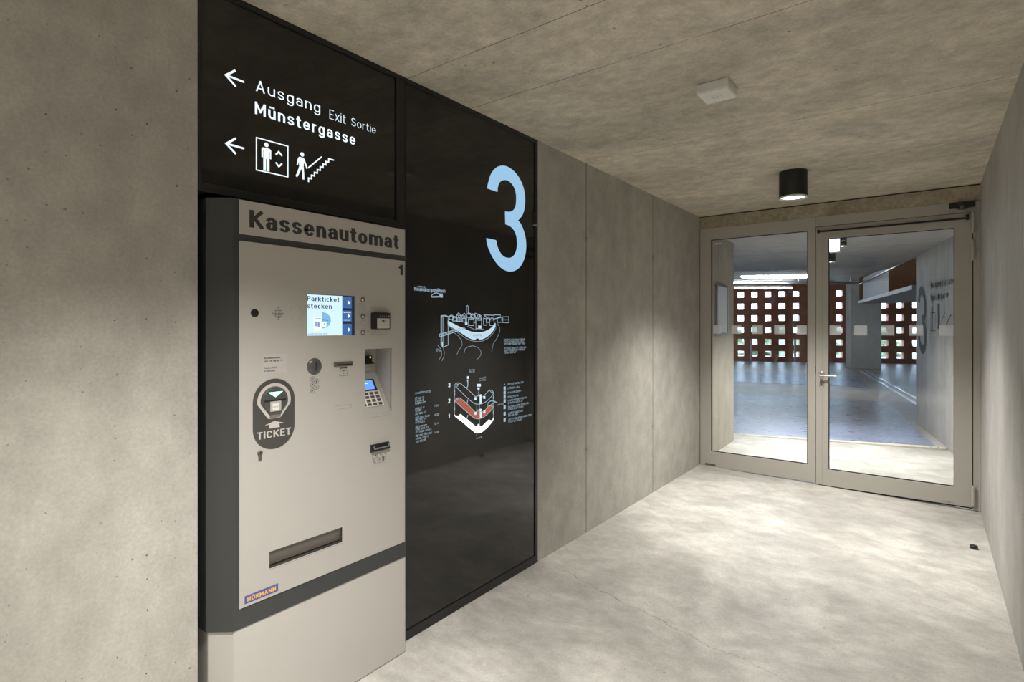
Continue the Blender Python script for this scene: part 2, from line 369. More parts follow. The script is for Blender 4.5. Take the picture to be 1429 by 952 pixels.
XH = .73
def arc(cx, cy, rx, ry, a0, a1, n=None):
    n = n or max(4, int(abs(a1-a0)/15))
    return [(cx+rx*math.cos(math.radians(a0+(a1-a0)*k/n)), cy+ry*math.sin(math.radians(a0+(a1-a0)*k/n))) for k in range(n+1)]
def oval(x0, y0, x1, y1, ry=.42):
    rx = (x1-x0)/2; ry = min(ry, (y1-y0)/2); cx = (x0+x1)/2
    return arc(cx, y1-ry, rx, ry, 0, 180)+arc(cx, y0+ry, rx, ry, 180, 360)
def glyph(ch, w, h):
    AS = (1-h)/(XH-h); DS = -.27/(XH-h); DOT = AS*.98
    x = lambda W, *st: (W, XH, st); c = lambda W, *st: (W, 1., st)
    o = lambda *a: ('c', oval(*a))
    two = [[(.2, DOT), (.21, DOT)], [(.8, DOT), (.81, DOT)]]
    G = {
     'a': lambda: x(.5, [(1, 0), (1, .68)]+arc(.5, .68, .5, .32, 0, 155), [(1, .56), (.36, .56)]+arc(.36, .28, .36, .28, 90, 270)+[(.62, 0), (1, .22)]),
     'b': lambda: x(.52, [(0, 0), (0, AS)], o(0, 0, 1, 1)),
     'c': lambda: x(.48, arc(.5, .5, .5, .5, 50, 310)),
     'd': lambda: x(.52, [(1, 0), (1, AS)], o(0, 0, 1, 1)),
     'e': lambda: x(.52, [(.02, .5), (1, .5)]+arc(.5, .55, .5, .45, 0, 180)+arc(.5, .45, .5, .45, 180, 320)),
     'f': lambda: x(.34, [(.35, 0), (.35, AS-.3)]+arc(.85, AS-.3, .5, .3, 180, 90)+[(1, AS)], [(0, 1), (.95, 1)]),
     'g': lambda: x(.52, o(0, 0, 1, 1), [(1, 1), (1, DS+.3)]+arc(.5, DS+.3, .5, .3, 0, -150)),
     'h': lambda: x(.52, [(0, 0), (0, AS)], [(0, .6)]+arc(.5, .6, .5, .4, 180, 0)+[(1, 0)]),
     'i': lambda: x(w, [(.5, 0), (.5, 1)], [(.5, DOT), (.5, DOT+.001)]),
     'j': lambda: x(w, [(.5, DS), (.5, 1)], [(.5, DOT), (.5, DOT+.001)]),
     'k': lambda: x(.5, [(0, 0), (0, AS)], [(.93, 1), (.08, .42)], [(.36, .6), (.96, 0)]),
     'l': lambda: x(w, [(.5, 0), (.5, AS)]),
     'm': lambda: x(.86, [(0, 0), (0, 1)], [(0, .66)]+arc(.25, .66, .25, .34, 180, 0)+[(.5, 0)], [(.5, .66)]+arc(.75, .66, .25, .34, 180, 0)+[(1, 0)]),
     'n': lambda: x(.52, [(0, 0), (0, 1)], [(0, .6)]+arc(.5, .6, .5, .4, 180, 0)+[(1, 0)]),
     'o': lambda: x(.54, o(0, 0, 1, 1)),
     'p': lambda: x(.52, [(0, DS), (0, 1)], o(0, 0, 1, 1)),
     'q': lambda: x(.52, [(1, DS), (1, 1)], o(0, 0, 1, 1)),
     'r': lambda: x(.34, [(0, 0), (0, 1)], [(0, .5)]+arc(.8, .5, .8, .5, 180, 80)),
     's': lambda: x(.48, arc(.5, .75, .48, .25, 25, 270)+arc(.5, .25, .5, .25, 90, -155)),
     't': lambda: x(.36, [(.38, AS*.94), (.38, .28)]+arc(.85, .28, .47, .28, 180, 265)+[(1, 0)], [(0, 1), (.95, 1)]),
     'u': lambda: x(.52, [(0, 1), (0, .4)]+arc(.5, .4, .5, .4, 180, 360)+[(1, .6)], [(1, 0), (1, 1)]),
     'v': lambda: x(.5, [(.02, 1), (.5, .03)], [(.98, 1), (.5, .03)]),
     'w': lambda: x(.78, [(0, 1), (.25, 0)], [(.25, 0), (.5, .95)], [(.5, .95), (.75, 0)], [(.75, 0), (1, 1)]),
     'x': lambda: x(.5, [(.03, 0), (.97, 1)], [(.03, 1), (.97, 0)]),
     'y': lambda: x(.5, [(.02, 1), (.5, .03)], [(.98, 1), (.3, DS)]),
     'z': lambda: x(.46, [(0, 1), (1, 1), (0, 0), (1, 0)]),
     'A': lambda: c(.64, [(.03, 0), (.5, 1)], [(.97, 0), (.5, 1)], [(.2, .3), (.8, .3)]),
     'B': lambda: c(.56, [(0, 0), (0, 1), (.55, 1)]+arc(.55, .77, .4, .23, 90, -90)+[(0, .54)], [(.55, .54)]+arc(.55, .27, .45, .27, 90, -90)+[(0, 0)]),
     'C': lambda: c(.6, arc(.5, .68, .5, .32, 25, 180)+arc(.5, .32, .5, .32, 180, 335)),
     'D': lambda: c(.6, ('c', [(0, 0), (0, 1), (.4, 1)]+arc(.5, .6, .5, .4, 90, 0)+arc(.5, .4, .5, .4, 0, -90))),
     'E': lambda: c(.5, [(1, 1), (0, 1), (0, 0), (1, 0)], [(0, .52), (.9, .52)]),
     'F': lambda: c(.5, [(1, 1), (0, 1), (0, 0)], [(0, .5), (.9, .5)]),
     'G': lambda: c(.62, arc(.5, .68, .5, .32, 25, 180)+arc(.5, .32, .5, .32, 180, 360)+[(1, .48), (.55, .48)]),
     'H': lambda: c(.6, [(0, 0), (0, 1)], [(1, 0), (1, 1)], [(0, .52), (1, .52)]),
     'I': lambda: c(w, [(.5, 0), (.5, 1)]),
     'K': lambda: c(.6, [(0, 0), (0, 1)], [(.95, 1), (.08, .38)], [(.34, .58), (.98, 0)]),
     'L': lambda: c(.5, [(0, 1), (0, 0), (1, 0)]),
     'M': lambda: c(.74, [(0, 0), (0, 1)], [(.02, .97), (.5, .22)], [(.5, .22), (.98, .97)], [(1, 0), (1, 1)]),
     'N': lambda: c(.62, [(0, 0), (0, 1)], [(.02, .97), (.98, .03)], [(1, 0), (1, 1)]),
     'O': lambda: c(.64, o(0, 0, 1, 1, .36)),
     'P': lambda: c(.56, [(0, 0), (0, 1), (.6, 1)]+arc(.6, .73, .4, .27, 90, -90)+[(0, .46)]),
     'R': lambda: c(.58, [(0, 0), (0, 1), (.6, 1)]+arc(.6, .74, .4, .26, 90, -90)+[(0, .48)], [(.5, .48), (.97, 0)]),
     'S': lambda: c(.56, arc(.5, .76, .48, .24, 25, 270)+arc(.5, .26, .5, .26, 90, -155)),
     'T': lambda: c(.56, [(0, 1), (1, 1)], [(.5, 0), (.5, 1)]),
     'U': lambda: c(.6, [(0, 1), (0, .34)]+arc(.5, .34, .5, .34, 180, 360)+[(1, 1)]),
     'Z': lambda: c(.54, [(0, 1), (1, 1), (0, 0), (1, 0)]),
     '0': lambda: c(.54, o(0, 0, 1, 1)),
     '1': lambda: c(.34, [(.9, 0), (.9, 1)], [(.9, .98), (.0, .72)]),
     '2': lambda: c(.52, arc(.5, .7, .5, .3, 165, -25)+[(0, 0), (1, 0)]),
     '3': lambda: c(.54, arc(.5, .76, .47, .24, 155, -90)+[(.42, .52)], [(.5, .52)]+arc(.5, .26, .5, .26, 90, -155)),
     '4': lambda: c(.56, [(.72, 0), (.72, .5)], [(.45, 1), (.0, .25), (1, .25)]),
     '5': lambda: c(.52, [(.92, 1), (.1, 1), (.06, .52)]+arc(.45, .32, .55, .3, 115, -140)),
     '7': lambda: c(.52, [(0, 1), (1, 1), (.35, 0)]),
     '8': lambda: c(.54, o(.05, .53, .95, 1, .3), o(0, 0, 1, .53, .3)),
     '9': lambda: c(.54, o(0, .42, 1, 1, .3), [(1, .7), (.95, .4), (.6, 0)]),
     '6': lambda: c(.54, o(0, 0, 1, .58, .3), [(0, .3), (.05, .6), (.4, 1)]),
     '-': lambda: c(.3, [(0, .4), (1, .4)]), '+': lambda: c(.5, [(0, .45), (1, .45)], [(.5, .2), (.5, .7)]),
     ':': lambda: c(w, [(.5, .02), (.5, .021)], [(.5, .6), (.5, .601)]), '?': lambda: c(.45, arc(.5, .75, .5, .25, 170, -60)+[(.5, .35), (.5, .28)], [(.5, 0), (.5, .001)]),
    }
    if ch == 'ü': g = G['u'](); return (g[0], g[1], g[2]+tuple(two))
    if ch == 'ä': g = G['a'](); return (g[0], g[1], g[2]+tuple(two))
    if ch == 'Ö': g = G['O'](); return (g[0], g[1], g[2]+([(.28, 1.24), (.29, 1.24)], [(.71, 1.24), (.72, 1.24)]))
    return G[ch]()
def layout(string, w, cond, track, flat=.8):
    h = w*flat
    out = []; x = 0
    for ch in string:
        if ch == ' ': x += .3*cond+track; continue
        gw, gh, st = glyph(ch, w, h); gw = max(gw*cond, w)
        for s in st:
            closed = isinstance(s, tuple); pts = s[1] if closed else s
            out.append(([(x+w/2+px*(gw-w), h/2+py*(gh-h)) for px, py in pts], closed))
        x += gw+track
    return out, x-track
def zoomed(x0, y0, k): return lambda pts: [(x0+a/k, y0+b/k) for a, b in pts]

# ------------------------------------------------------------------ concrete of the building
M['wallconc'] = concrete('fair faced wall concrete', (.41, .395, .355), .10, 1.0, (1, 1, .8), .9, 24, .08, joints=(3.515, 4.724), jw=.010, jd=.8,
                         ties=((3.515, 2.14), (3.515, .6), (4.724, 2.12), (4.724, .6)), tint=(.37, .36, .33), streak=(2, 2.2, .25), bump=.3)
M['rightconc'] = concrete('fair faced right wall concrete', (.45, .44, .415), .10, .8, (1, 1, .8), .8, 22, .05, joints=(4.589, 3.384, 2.18, .97, -.24), jw=.008, jd=.45,
                          tint=(.40, .39, .365), streak=(2, 2.5, .25), bump=.3)
M['ceilconc'] = concrete('board marked ceiling concrete', (.56, .505, .405), .17, 1.5, (1, 1.2, 1), .7, 9, .11, pl='XY', joints=(-1.9, -.6, .58, 1.795, 2.25, 3.5, 4.86), jw=.005, jd=.8,
                         tint=(.37, .345, .29), blots=.85, bump=.45)
M['floorconc'] = concrete('polished floor concrete', (.50, .485, .45), .2, 1.2, (1, 1.25, 1), .5, 14, .085, pl='XY', contrast=(.36, .64), rough=.42, tint=(.37, .355, .325),
                          line=(.219, .976, 2.86, -.1, 1.75), blots=.55, bump=.12, spec=.4)
M['lintelconc'] = concrete('rough lintel concrete', (.36, .31, .235), .2, 4, (1, 1, 1), .8, 30, .12, bump=.8)
M['garageconc'] = concrete('garage concrete', (.6, .575, .54), .12, .7, (1, 1, 1), .3, 10, .05, streak=(2, 2, .3))
M['garagefloor'] = concrete('garage screed', (.42, .41, .40), .14, .5, (1, 1.4, 1), .2, 6, .05, rough=.4, pl='XY', tint=(.33, .32, .31), bump=.1)
M['lane'] = concrete('dark lane coating with daylight blue', (.24, .28, .40), .15, .5, (1, 2, 1), .1, 6, .05, rough=.33, pl='XY', tint=(.19, .225, .33), bump=0)  # dark coating; the blue cast of the daylight is put into its colour
M['garageceil'] = concrete('garage ceiling concrete', (.42, .40, .375), .15, .7, (1, .8, 1), .3, 8, .05, joints=(9.0, 11.6, 14.2), jw=.02, jd=.5, rough=.5, pl='XY')
M['brick'] = concrete('red brown lattice blocks', (.37, .135, .08), .22, 1.2, (1, 1, 2), .2, 12, .08, rough=.7)
M['foliage'] = concrete('pale foliage', (.24, .29, .19), .4, 1.2, (1, 1, 1), 0, 10, .3, rough=.9, bump=0)
M['soil'] = plain('outdoor ground', (.25, .26, .2), .9)

# corridor shell
m = MB()
m.plan([(-.6, -5.5), (W+.3, -5.5), (W+.3, 6.02), (-.6, 6.02)], 0, 1)
fl = MB(); X0, X1 = -.6, W+.3
fl.prism([(X0, -5.5, fz(X0)-.3), (X1, -5.5, fz(X1)-.3), (X1, 8.6, fz(X1)-.3), (X0, 8.6, fz(X0)-.3)][:4],
         [(X0, -5.5, fz(X0)), (X1, -5.5, fz(X1)), (X1, 8.6, fz(X1)), (X0, 8.6, fz(X0))])
fl.v[2].y = fl.v[6].y = 8.89; fl.v[3].y = fl.v[7].y = 7.86
structure(fl.build('floor', 'floorconc'), 'pale polished concrete floor of the corridor', 'floor')
structure(MB().box(-.6, W+.3, -5.5, 6.1, CEIL, CEIL+.25).build('ceiling', 'ceilconc'), 'board marked concrete ceiling of the corridor', 'ceiling')
wl = MB()
wl.box(-.32, 0, -5.5, .849, -.1, CEIL); wl.box(-.32, 0, 2.891, 6.1, -.1, CEIL); wl.box(-.6, -.32, .5, 3.2, -.1, CEIL)
structure(wl.build('wall_left', 'wallconc'), 'fair faced concrete wall holding the black glass panels', 'wall')
structure(MB().box(W, W+.3, -5.5, 6.1, -.2, CEIL).build('wall_right', 'rightconc'), 'pale concrete wall to the right of the glass door', 'wall')
structure(MB().box(-.6, W+.3, -5.7, -5.5, -.2, CEIL+.2).build('wall_back', 'wallconc'), 'concrete end wall behind the view', 'wall')
lin = MB().box(0, W, 5.975, 6.1, 2.549, CEIL-.012)
structure(lin.build('trim_1', 'lintelconc'), 'rough concrete strip above the door frame', 'trim')
structure(MB().box(0, W, 5.99, 6.1, CEIL-.012, CEIL).build('trim_2', 'gasket'), 'dark joint between door lintel and ceiling', 'trim')

# ------------------------------------------------------------------ glazed door wall
YF = D
def frame_bar(m, x0, x1, z0, z1, d0=-.06, d1=0.0): m.pbox(DP, x0, x1, z0, z1, d0, d1); return m
win = struct_root('window_1', (.57, YF, 0), 'fixed glazed side panel in grey beige frame beside the door', 'window')
m = MB(); ZT = 2.549
m.sheet(DP, .006, 1.112, -.006, ZT, [(.12, 1.043, .158, 2.427)], -.06, 0)
m.build('window_frame', 'doorframe', win, bevel=.003)
m = MB(); m.sheet(DP, .112, 1.051, .150, 2.435, [(.126, 1.037, .164, 2.421)], -.035, -.012); m.build('gasket', 'gasket', win)
pane = MB().pbox(DP, .114, 1.049, .152, 2.433, -.030, -.022).build('glass_pane', 'glass', win)
dr = Draw(DP, -.0205)
for a, b in ((994.6, 1005.5), (1020, 1033.9), (1049, 1063.9), (1079.7, 1095), (1111, 1126.4)):
    x0 = max(.128, DP.p(a, 458)[0]); x1 = min(1.036, DP.p(b, 458)[0]); dr.rect(x0, 1.42, x1, 1.51)
dr.build('glass_marker', 'marker', pane, 'row of frosted squares')
m = MB(); m.pbox(DP, .06, .17, .008, .028, 0, .003); m.build('sill_clip', 'darksteel', win, bevel=.001)

d = Draw(DP, -.0205); d.scribble(997, 341, 1008, .018); d.build('glass_stamp', 'marker', pane)
door = struct_root('door_1', (2.27, YF, 0), 'glazed door leaf in grey beige frame with lever handle', 'door')
m = MB()
m.pbox(DP, 1.112, 2.318, 2.456, ZT, -.06, 0); m.pbox(DP, 2.279, 2.318, -.04, 2.456, -.06, 0); m.pbox(DP, 1.112, 1.1135, -.02, 2.456, -.06, -.004)
m.build('door_frame', 'doorframe', door, bevel=.002)
m = MB(); m.sheet(DP, 1.117, 2.273, -.016, 2.451, [(1.222, 2.156, .137, 2.335)], -.055, .006)
leaf = m.build('door_leaf', 'doorframe', door, bevel=.003)
m = MB(); m.sheet(DP, 1.214, 2.164, .129, 2.343, [(1.227, 2.151, .142, 2.330)], -.03, -.008); m.build('gasket', 'gasket', leaf)
m = MB(); m.sheet(DP, 1.1135, 2.279, -.03, 2.456, [(1.119, 2.271, -.012, 2.449)], -.05, -.03); m.build('seal', 'gasket', door)
m = MB().pbox(DP, 1.12, 2.27, -.028, -.017, -.05, -.002); m.build('bottom_seal', 'gasket', leaf)
m = MB(); m.pbox(DP, 1.172, 1.1735, -.014, 2.335, .006, .0066); m.build('profile_groove', 'darksteel', leaf)
pane = MB().pbox(DP, 1.216, 2.162, .131, 2.341, -.026, -.018).build('glass_pane', 'glass', leaf)
dr = Draw(DP, -.0165)
for a, b in ((1157, 1173.3), (1191.6, 1209.9), (1229.5, 1248), (1268.9, 1288), (1310.6, 1332.4)):
    x0 = max(1.228, DP.p(a, 461)[0]); x1 = min(2.150, DP.p(b, 461)[0]); dr.rect(x0, 1.417, x1, 1.508)
dr.build('glass_marker', 'marker', pane, 'row of frosted squares')
hx, hz = 1.167, 1.033
han = MB(); han.lathe((hx, YF-.006, hz), (0, -1, 0), [(0, 0), (.0, .009), (.021, .009), (.0235, .006), (.0235, 0)], 28)
for k in range(len(han.v)): han.v[k].z = hz+(han.v[k].z-hz)*1.45
han = han.build('handle_rose', 'steel', leaf, smooth=True, )
lv = MB(); lv.tube((hx, YF-.01, hz), (hx, YF-.062, hz), .0095)
lv.tube((hx-.012, YF-.062, hz), (hx+.125, YF-.062, hz+.001), .0105, .0072); lv.build('lever', 'steel', han, smooth=True)
cy = MB(); cy.lathe((hx, YF-.006, hz-.088), (0, -1, 0), [(0, .008), (.019, .008), (.021, .006), (.021, 0)], 28)
for k in range(len(cy.v)): cy.v[k].z = (hz-.088)+(cy.v[k].z-(hz-.088))*1.55
cy = cy.build('lock_rose', 'steel', leaf, smooth=True)
kc = MB(); kc.lathe((hx, YF-.013, hz-.078), (0, -1, 0), [(0, .004), (.0085, .004), (.0085, 0)], 20); kc.box(hx-.004, hx+.004, YF-.017, YF-.013, hz-.105, hz-.08); kc.build('lock_cylinder', 'darksteel', cy)
MB().pbox(DP, 1.111, 1.1165, 1.045, 1.115, 0, .003).build('strike_plate', 'gasket', door)
for zc in (2.365, 2.135, .085):
    hm = MB(); r = .0125; x = 2.276
    for z0, z1 in ((zc-.082, zc-.03), (zc-.028, zc+.028), (zc+.03, zc+.082)): hm.tube((x, YF-.020, z0), (x, YF-.020, z1), r, n=20)
    hm.tube((x, YF-.020, zc-.088), (x, YF-.020, zc+.088), r*.6); hm.pbox(DP, x-.004, x+.02, zc-.08, zc+.08, 0.0, .008)
    hm.build('hinge', 'hingemat', door, smooth=True)
rod = MB(); rod.pbox(DP, 1.14, 2.24, 2.396, 2.412, .012, .03); rod.pbox(DP, 1.132, 1.152, 2.388, 2.420, .006, .034); rod.pbox(DP, 2.228, 2.25, 2.388, 2.435, .006, .036)
rod.build('closer_rail', 'blackplastic', leaf, bevel=.003)
dr = Draw(DP, .0068); dr.scribble(1316, 700, 1331, .010); dr.build('maker_mark', 'print', leaf)

ms = thing('motion_sensor', (2.2, YF, 2.50), 'black motion sensor box on the frame above the glass door', 'sensor')
m = MB(); z0, z1 = 2.492, 2.541
prof = lambda d: [(2.118, z0+.004), (2.165, z0+.002), (2.185, z0-.010), (2.225, z0-.012), (2.245, z0), (2.291, z0+.004), (2.291, z1-.004), (2.118, z1-.004)]
m.prism([DP.w(a, z, .001) for a, z in prof(0)], [DP.w(a, z, .045) for a, z in prof(1)]); m.build('housing', 'blackplastic', ms, bevel=.004)
m = MB(); m.lathe((2.205, YF-.045, z0+.008), (0, -1, -.3), [(0, .010), (.012, .008), (.020, 0), (.020, -.006)], 24); m.build('lens', 'greyplastic', ms, smooth=True)

ds = thing('door_stop', (2.233, 4.978, fz(2.233)), 'small round black door stop on the floor by the right wall', 'door stop')
m = MB(); m.lathe((2.233, 4.978, fz(2.233)), (0, 0, 1), [(0, .024), (.018, .024), (.022, .021), (.022, .008)], 28); m.build('rubber_buffer', 'gasket', ds, smooth=True)
m = MB(); m.lathe((2.233, 4.978, fz(2.233)), (0, 0, 1), [(0, .0072), (.0235, .0072), (.0245, 0), (0, 0)], 28); m.build('base_plate', 'darksteel', ds, smooth=True)

# ------------------------------------------------------------------ ceiling fittings
def downlight(x, y, zc, label, group='black ceiling downlights', power=200, spot=True, col=(1, .965, .915)):
    t = thing('downlight', (x, y, zc), label, 'ceiling lamp', group); r = .098; h = .205
    m = MB(); m.lathe((x, y, zc), (0, 0, -1), [(0, 0), (r, 0), (r, h-.004), (r-.002, h), (r-.005, h), (r-.006, h-.03), (r-.02, h-.045), (0, h-.045)], 48)
    m.build('lamp_can', 'downblack', t, smooth=True)
    m = MB(); m.lathe((x, y, zc), (0, 0, -1), [(r-.0055, h+.001), (r-.0005, h+.001), (r+.0006, h-.003), (r+.0006, h-.012), (r-.0005, h-.012)], 48); m.build('rim', 'rim', t, smooth=True)
    m = MB(); m.lathe((x, y, zc), (0, 0, -1), [(0, h-.012), (r-.014, h-.012), (r-.009, h-.020), (r-.016, h-.030), (0, h-.030)], 48); m.build('lamp_disc', 'lamp', t, smooth=True)
    if spot:
        l = bpy.data.lights.new('downlight_beam', 'SPOT'); l.energy = power; l.spot_size = math.radians(112); l.spot_blend = .95; l.shadow_soft_size = .07; l.color = col
        o = bpy.data.objects.new('downlight_beam', l); COL.objects.link(o); o.location = (0, 0, -h-.006); o.parent = t
    return t
LX = 1.155
downlight(LX, 4.665, CEIL, 'black cylinder downlight on the concrete ceiling in front of the glass door', power=400)
downlight(LX, .75, CEIL, 'black cylinder downlight on the corridor ceiling out of view overhead', power=420)
downlight(LX, -2.6, CEIL, 'black cylinder downlight on the corridor ceiling unseen behind the view, brightened as fill', power=900)  # unseen lamp, its power raised as fill light for the corridor

el = thing('emergency_light', (1.153, 2.775, CEIL), 'flat white square emergency light box on the concrete ceiling', 'emergency light')
m = MB(); m.box(1.077, 1.229, 2.698, 2.855, CEIL-.045, CEIL); m.build('housing', 'whiteplastic', el, bevel=.004)
m = MB(); m.box(1.081, 1.225, 2.702, 2.851, CEIL-.049, CEIL-.0445); m.build('diffuser', 'whiteplastic', el, bevel=.002)
CP = type('P', (), {'w': staticmethod(lambda a, b, off: Vector((a, b, CEIL-.0494-off))), 'p': None})
d = Draw(CP, 0); d.ribbon([(1.132, 2.758), (1.174, 2.758), (1.174, 2.795), (1.132, 2.795)], .0016, True); d.ribbon([(1.142, 2.77), (1.15, 2.785), (1.16, 2.77)], .0016)
d.build('pictogram', 'print', el)

# ------------------------------------------------------------------ black glass sign panels
SY0, SY1, TY1, SZ = .8505, 1.740, 2.8905, 1.962
sg = thing('wall_sign', (-.02, 1.3, SZ), 'black backlit exit sign with white arrows above the ticket machine', 'sign')
m = MB(); m.sheet(LW, SY0, 1.7785, SZ, CEIL-.0005, [(.862, 1.724, 1.993, 2.660)], -.10, .004); m.build('sign_frame', 'blackframe', sg, bevel=.002)
MB().pbox(LW, .860, 1.726, 1.991, 2.662, -.05, -.003).build('glass_face', 'blackglass', sg)
O = -.0022
Z1 = zoomed(270, 60, 4.3267)
d = Draw(LW, O)
d.utext('Ausgang', 357.4, 126.6, 110.6, 447.3, w=.1, flat=.95, track=.2); d.build('lettering', 'signwhite', sg)
d = Draw(LW, O); d.utext('Münstergasse', 356.2, 158.6, 141.2, 496.2, w=.15, flat=.85, track=.18); d.build('lettering', 'signwhite', sg)
d = Draw(LW, O); d.utext('Exit', 460.2, 165.4, 152.2, 482.8, w=.095); d.build('lettering', 'signthin', sg)
d = Draw(LW, O); d.utext('Sortie', 490.8, 174.8, 163.8, 524.9, w=.095); d.build('lettering', 'signthin', sg)
for pts in ([(255,165),(197,193),(258,262)], [(258,575),(200,607),(258,670)]):
    d = Draw(LW, O); q = Z1(pts); d.uline(q, .0072)
    d.uline(Z1([(200, 193), (308, 235)] if pts[1][1] < 300 else [(203, 607), (308, 637)]), .0072); d.build('arrow', 'signwhite', sg)
d = Draw(LW, O)
d.uline(Z1([(382,570),(572,623),(572,808),(382,766)]), .0044, True)
def person(d, P, uv, s, walk=False):
    a, z = P.p(*uv)                                            # under the feet, s = height
    q = lambda pts: d.poly([(a+x*s, z+y*s) for x, y in pts])
    d.disc(a+(.02 if walk else 0)*s, z+.915*s, .078*s)
    if not walk:
        q([(-.12,.80),(.12,.80),(.175,.76),(.175,.45),(.125,.45),(.125,.70),(.11,.70),(.11,0),(.015,0),(.015,.42),(-.015,.42),(-.015,0),(-.11,0),(-.11,.70),(-.125,.70),(-.125,.45),(-.175,.45),(-.175,.76)])
    else:
        q([(-.10,.80),(.08,.80),(.12,.74),(.22,.52),(.235,.43),(.19,.42),(.155,.52),(.085,.64),(.075,.45),(.10,.25),(.105,0),(.03,0),(.02,.25),(-.02,.38),(-.08,.22),(-.18,.03),(-.245,.06),(-.16,.26),(-.10,.45),(-.11,.64),(-.13,.56),(-.16,.47),(-.205,.48),(-.18,.62),(-.15,.74)])
za = LW.p(372.2, 238.6)[1]; person(d, LW, (372.2, 238.6), LW.p(372.2, 198.6)[1]-za)
d.uline(Z1([(499,674),(517,656),(537,682)]), .006); d.uline(Z1([(499,720),(517,746),(537,728)]), .006)
d.build('lift_pictogram', 'signwhite', sg)
d = Draw(LW, O); za = LW.p(421.5, 249.8)[1]; person(d, LW, (421.5, 249.8), LW.p(421.5, 212)[1]-za, True)
d.uline(Z1([(695,754),(776,687)]), .0052)
a0, zz0 = LW.p(431, 254); a1, zz1 = LW.p(463, 223.2); n = 8; st = [(a0, zz0)]
for k in range(n):
    st.append((a0+(a1-a0)*k/n, zz0+(zz1-zz0)*(k+1)/n+.002)); st.append((a0+(a1-a0)*(k+1)/n, zz0+(zz1-zz0)*(k+1)/n+.002))
d.ribbon(st+[(a1+.012, st[-1][1])], .0055); d.build('stair_pictogram', 'signwhite', sg)

ip = thing('information_panel', (-.02, 2.3, 0), 'tall black glass panel with pale blue 3 and car park plans', 'sign')
m = MB(); m.sheet(LW, 1.7795, TY1, .001, CEIL-.0005, [(1.786, 2.862, .048, 2.660)], -.10, .004); m.build('panel_frame', 'blackframe', ip, bevel=.002)
MB().pbox(LW, 1.784, 2.864, .046, 2.662, -.05, -.003).build('glass_face', 'blackglass', ip)
THREE = [(100,265),(108,225),(120,180),(138,145),(165,117),(200,104),(235,108),(270,127),(305,160),(335,205),(355,255),(366,305),(368,360),(362,415),(348,455),(330,477),(317,488),
 (335,508),(355,550),(370,605),(376,660),(372,715),(360,765),(338,808),(310,835),(275,848),(240,845),(205,828),(170,795),(140,750),(115,700),(100,655),(95,612),
 (165,627),(170,660),(182,695),(200,725),(222,745),(250,753),(275,747),(295,725),(306,695),(311,655),(308,610),(298,575),(280,545),(255,525),(228,516),
 (226,425),(250,430),(275,425),(292,410),(302,380),(305,340),(303,300),(292,262),(272,230),(248,210),(222,205),(200,212),(185,228),(176,255),(174,290)]
def smoothed(pts, corners, it=2):
    for _ in range(it):
        new = []; nc = set(); n = len(pts)
        for i in range(n):
            if i in corners: nc.add(len(new)); new.append(pts[i])
            else:
                p, q, r = pts[i-1], pts[i], pts[(i+1) % n]
                new.append((q[0]*.75+p[0]*.25, q[1]*.75+p[1]*.25)); new.append((q[0]*.75+r[0]*.25, q[1]*.75+r[1]*.25))
        pts, corners = new, nc
    return pts
T3 = [LW.p(u, v) for u, v in zoomed(660, 210, 5.01)(smoothed(THREE, {0, 16, 32, 33, 47, 48, 62}))]
d = Draw(LW, O); d.poly(T3); d.build('numeral', 'numberblue', ip)
a, z = LW.p(746.3, 314.5); m = MB(); m.pbox(LW, a-.018, a+.006, z+.008, z+.085, -.003, -.001); m.build('lock_tab', 'blackframe', ip)
m = MB(); m.prism([LW.w(a-.016, z-.004, -.002), LW.w(a+.010, z-.007, -.002), LW.w(a+.010, z+.007, -.002), LW.w(a-.016, z+.002, -.002)], [LW.w(a-.012, z-.003, .006), LW.w(a+.010, z-.006, .012), LW.w(a+.010, z+.005, .012), LW.w(a-.012, z+.001, .006)]); m.build('latch', 'steel', ip)
# logo line
d = Draw(LW, O); d.utext('NeuenburgamRhein', 578.8, 405.6, 400.2, 621.8, w=.13, cond=.85, track=.12, flat=.9)
Zl = zoomed(560, 380, 7.325)
d.uline(Zl([(308,247),(318,230),(335,217),(360,211),(385,217),(398,232)]), .004); d.uline(Zl([(312,252),(385,250)]), .007)
d.utext('N', 613.6, 415.2, 409.6, 618.2, w=.24); d.scribble(583, 400.9, 593, .010); d.build('town_logo', 'maptext', ip)
# bird's eye plan
Zc = zoomed(590, 420, 8.931)
d = Draw(LW, O)
d.upoly(Zc(smoothed([(315,245),(400,290),(480,330),(530,350),(590,378),(640,388),(700,392),(760,385),(820,362),(870,325),(905,275),(912,300),(900,345),(870,390),(820,440),(770,470),(720,487),(705,492),(700,470),(668,468),(665,488),(640,487),(590,470),(540,440),(480,400),(400,350),(315,300)], {0, 10, 17, 18, 19, 20, 26}, 1)))
d.upoly(Zc([(530,268),(560,268),(560,297),(530,297)])); d.upoly(Zc([(695,308),(732,308),(732,345),(695,345)])); d.upoly(Zc([(243,512),(256,512),(256,570),(243,560)]))
d.build('bank_area', 'mapfill', ip)
d = Draw(LW, O+.0004); d.scribble(590+632/8.931, 420+440/8.931, 590+735/8.931, .013); d.build('bank_label', 'mapdark', ip)
d = Draw(LW, O); lw = .0034
d.uline(Zc([(230,185),(285,180),(320,195),(320,550),(255,580),(230,545)]), lw, True); d.uline(Zc([(255,197),(255,580)]), lw); d.uline(Zc([(230,187),(255,197),(320,193)]), lw); d.uline(Zc([(238,195),(238,545)]), lw)
d.uline(Zc([(213,415),(300,392),(520,325)]), lw); d.uline(Zc([(225,447),(535,345)]), lw); d.uline(Zc([(213,412),(213,440),(226,448)]), lw)
for k in range(16):
    x = 240+k*18; d.uline(Zc([(x, 440-k*5.6), (x+14, 412-k*5.4)]), lw*.9)
d.uline(Zc([(548,150),(548,66),(558,60),(570,66),(570,150)]), lw)
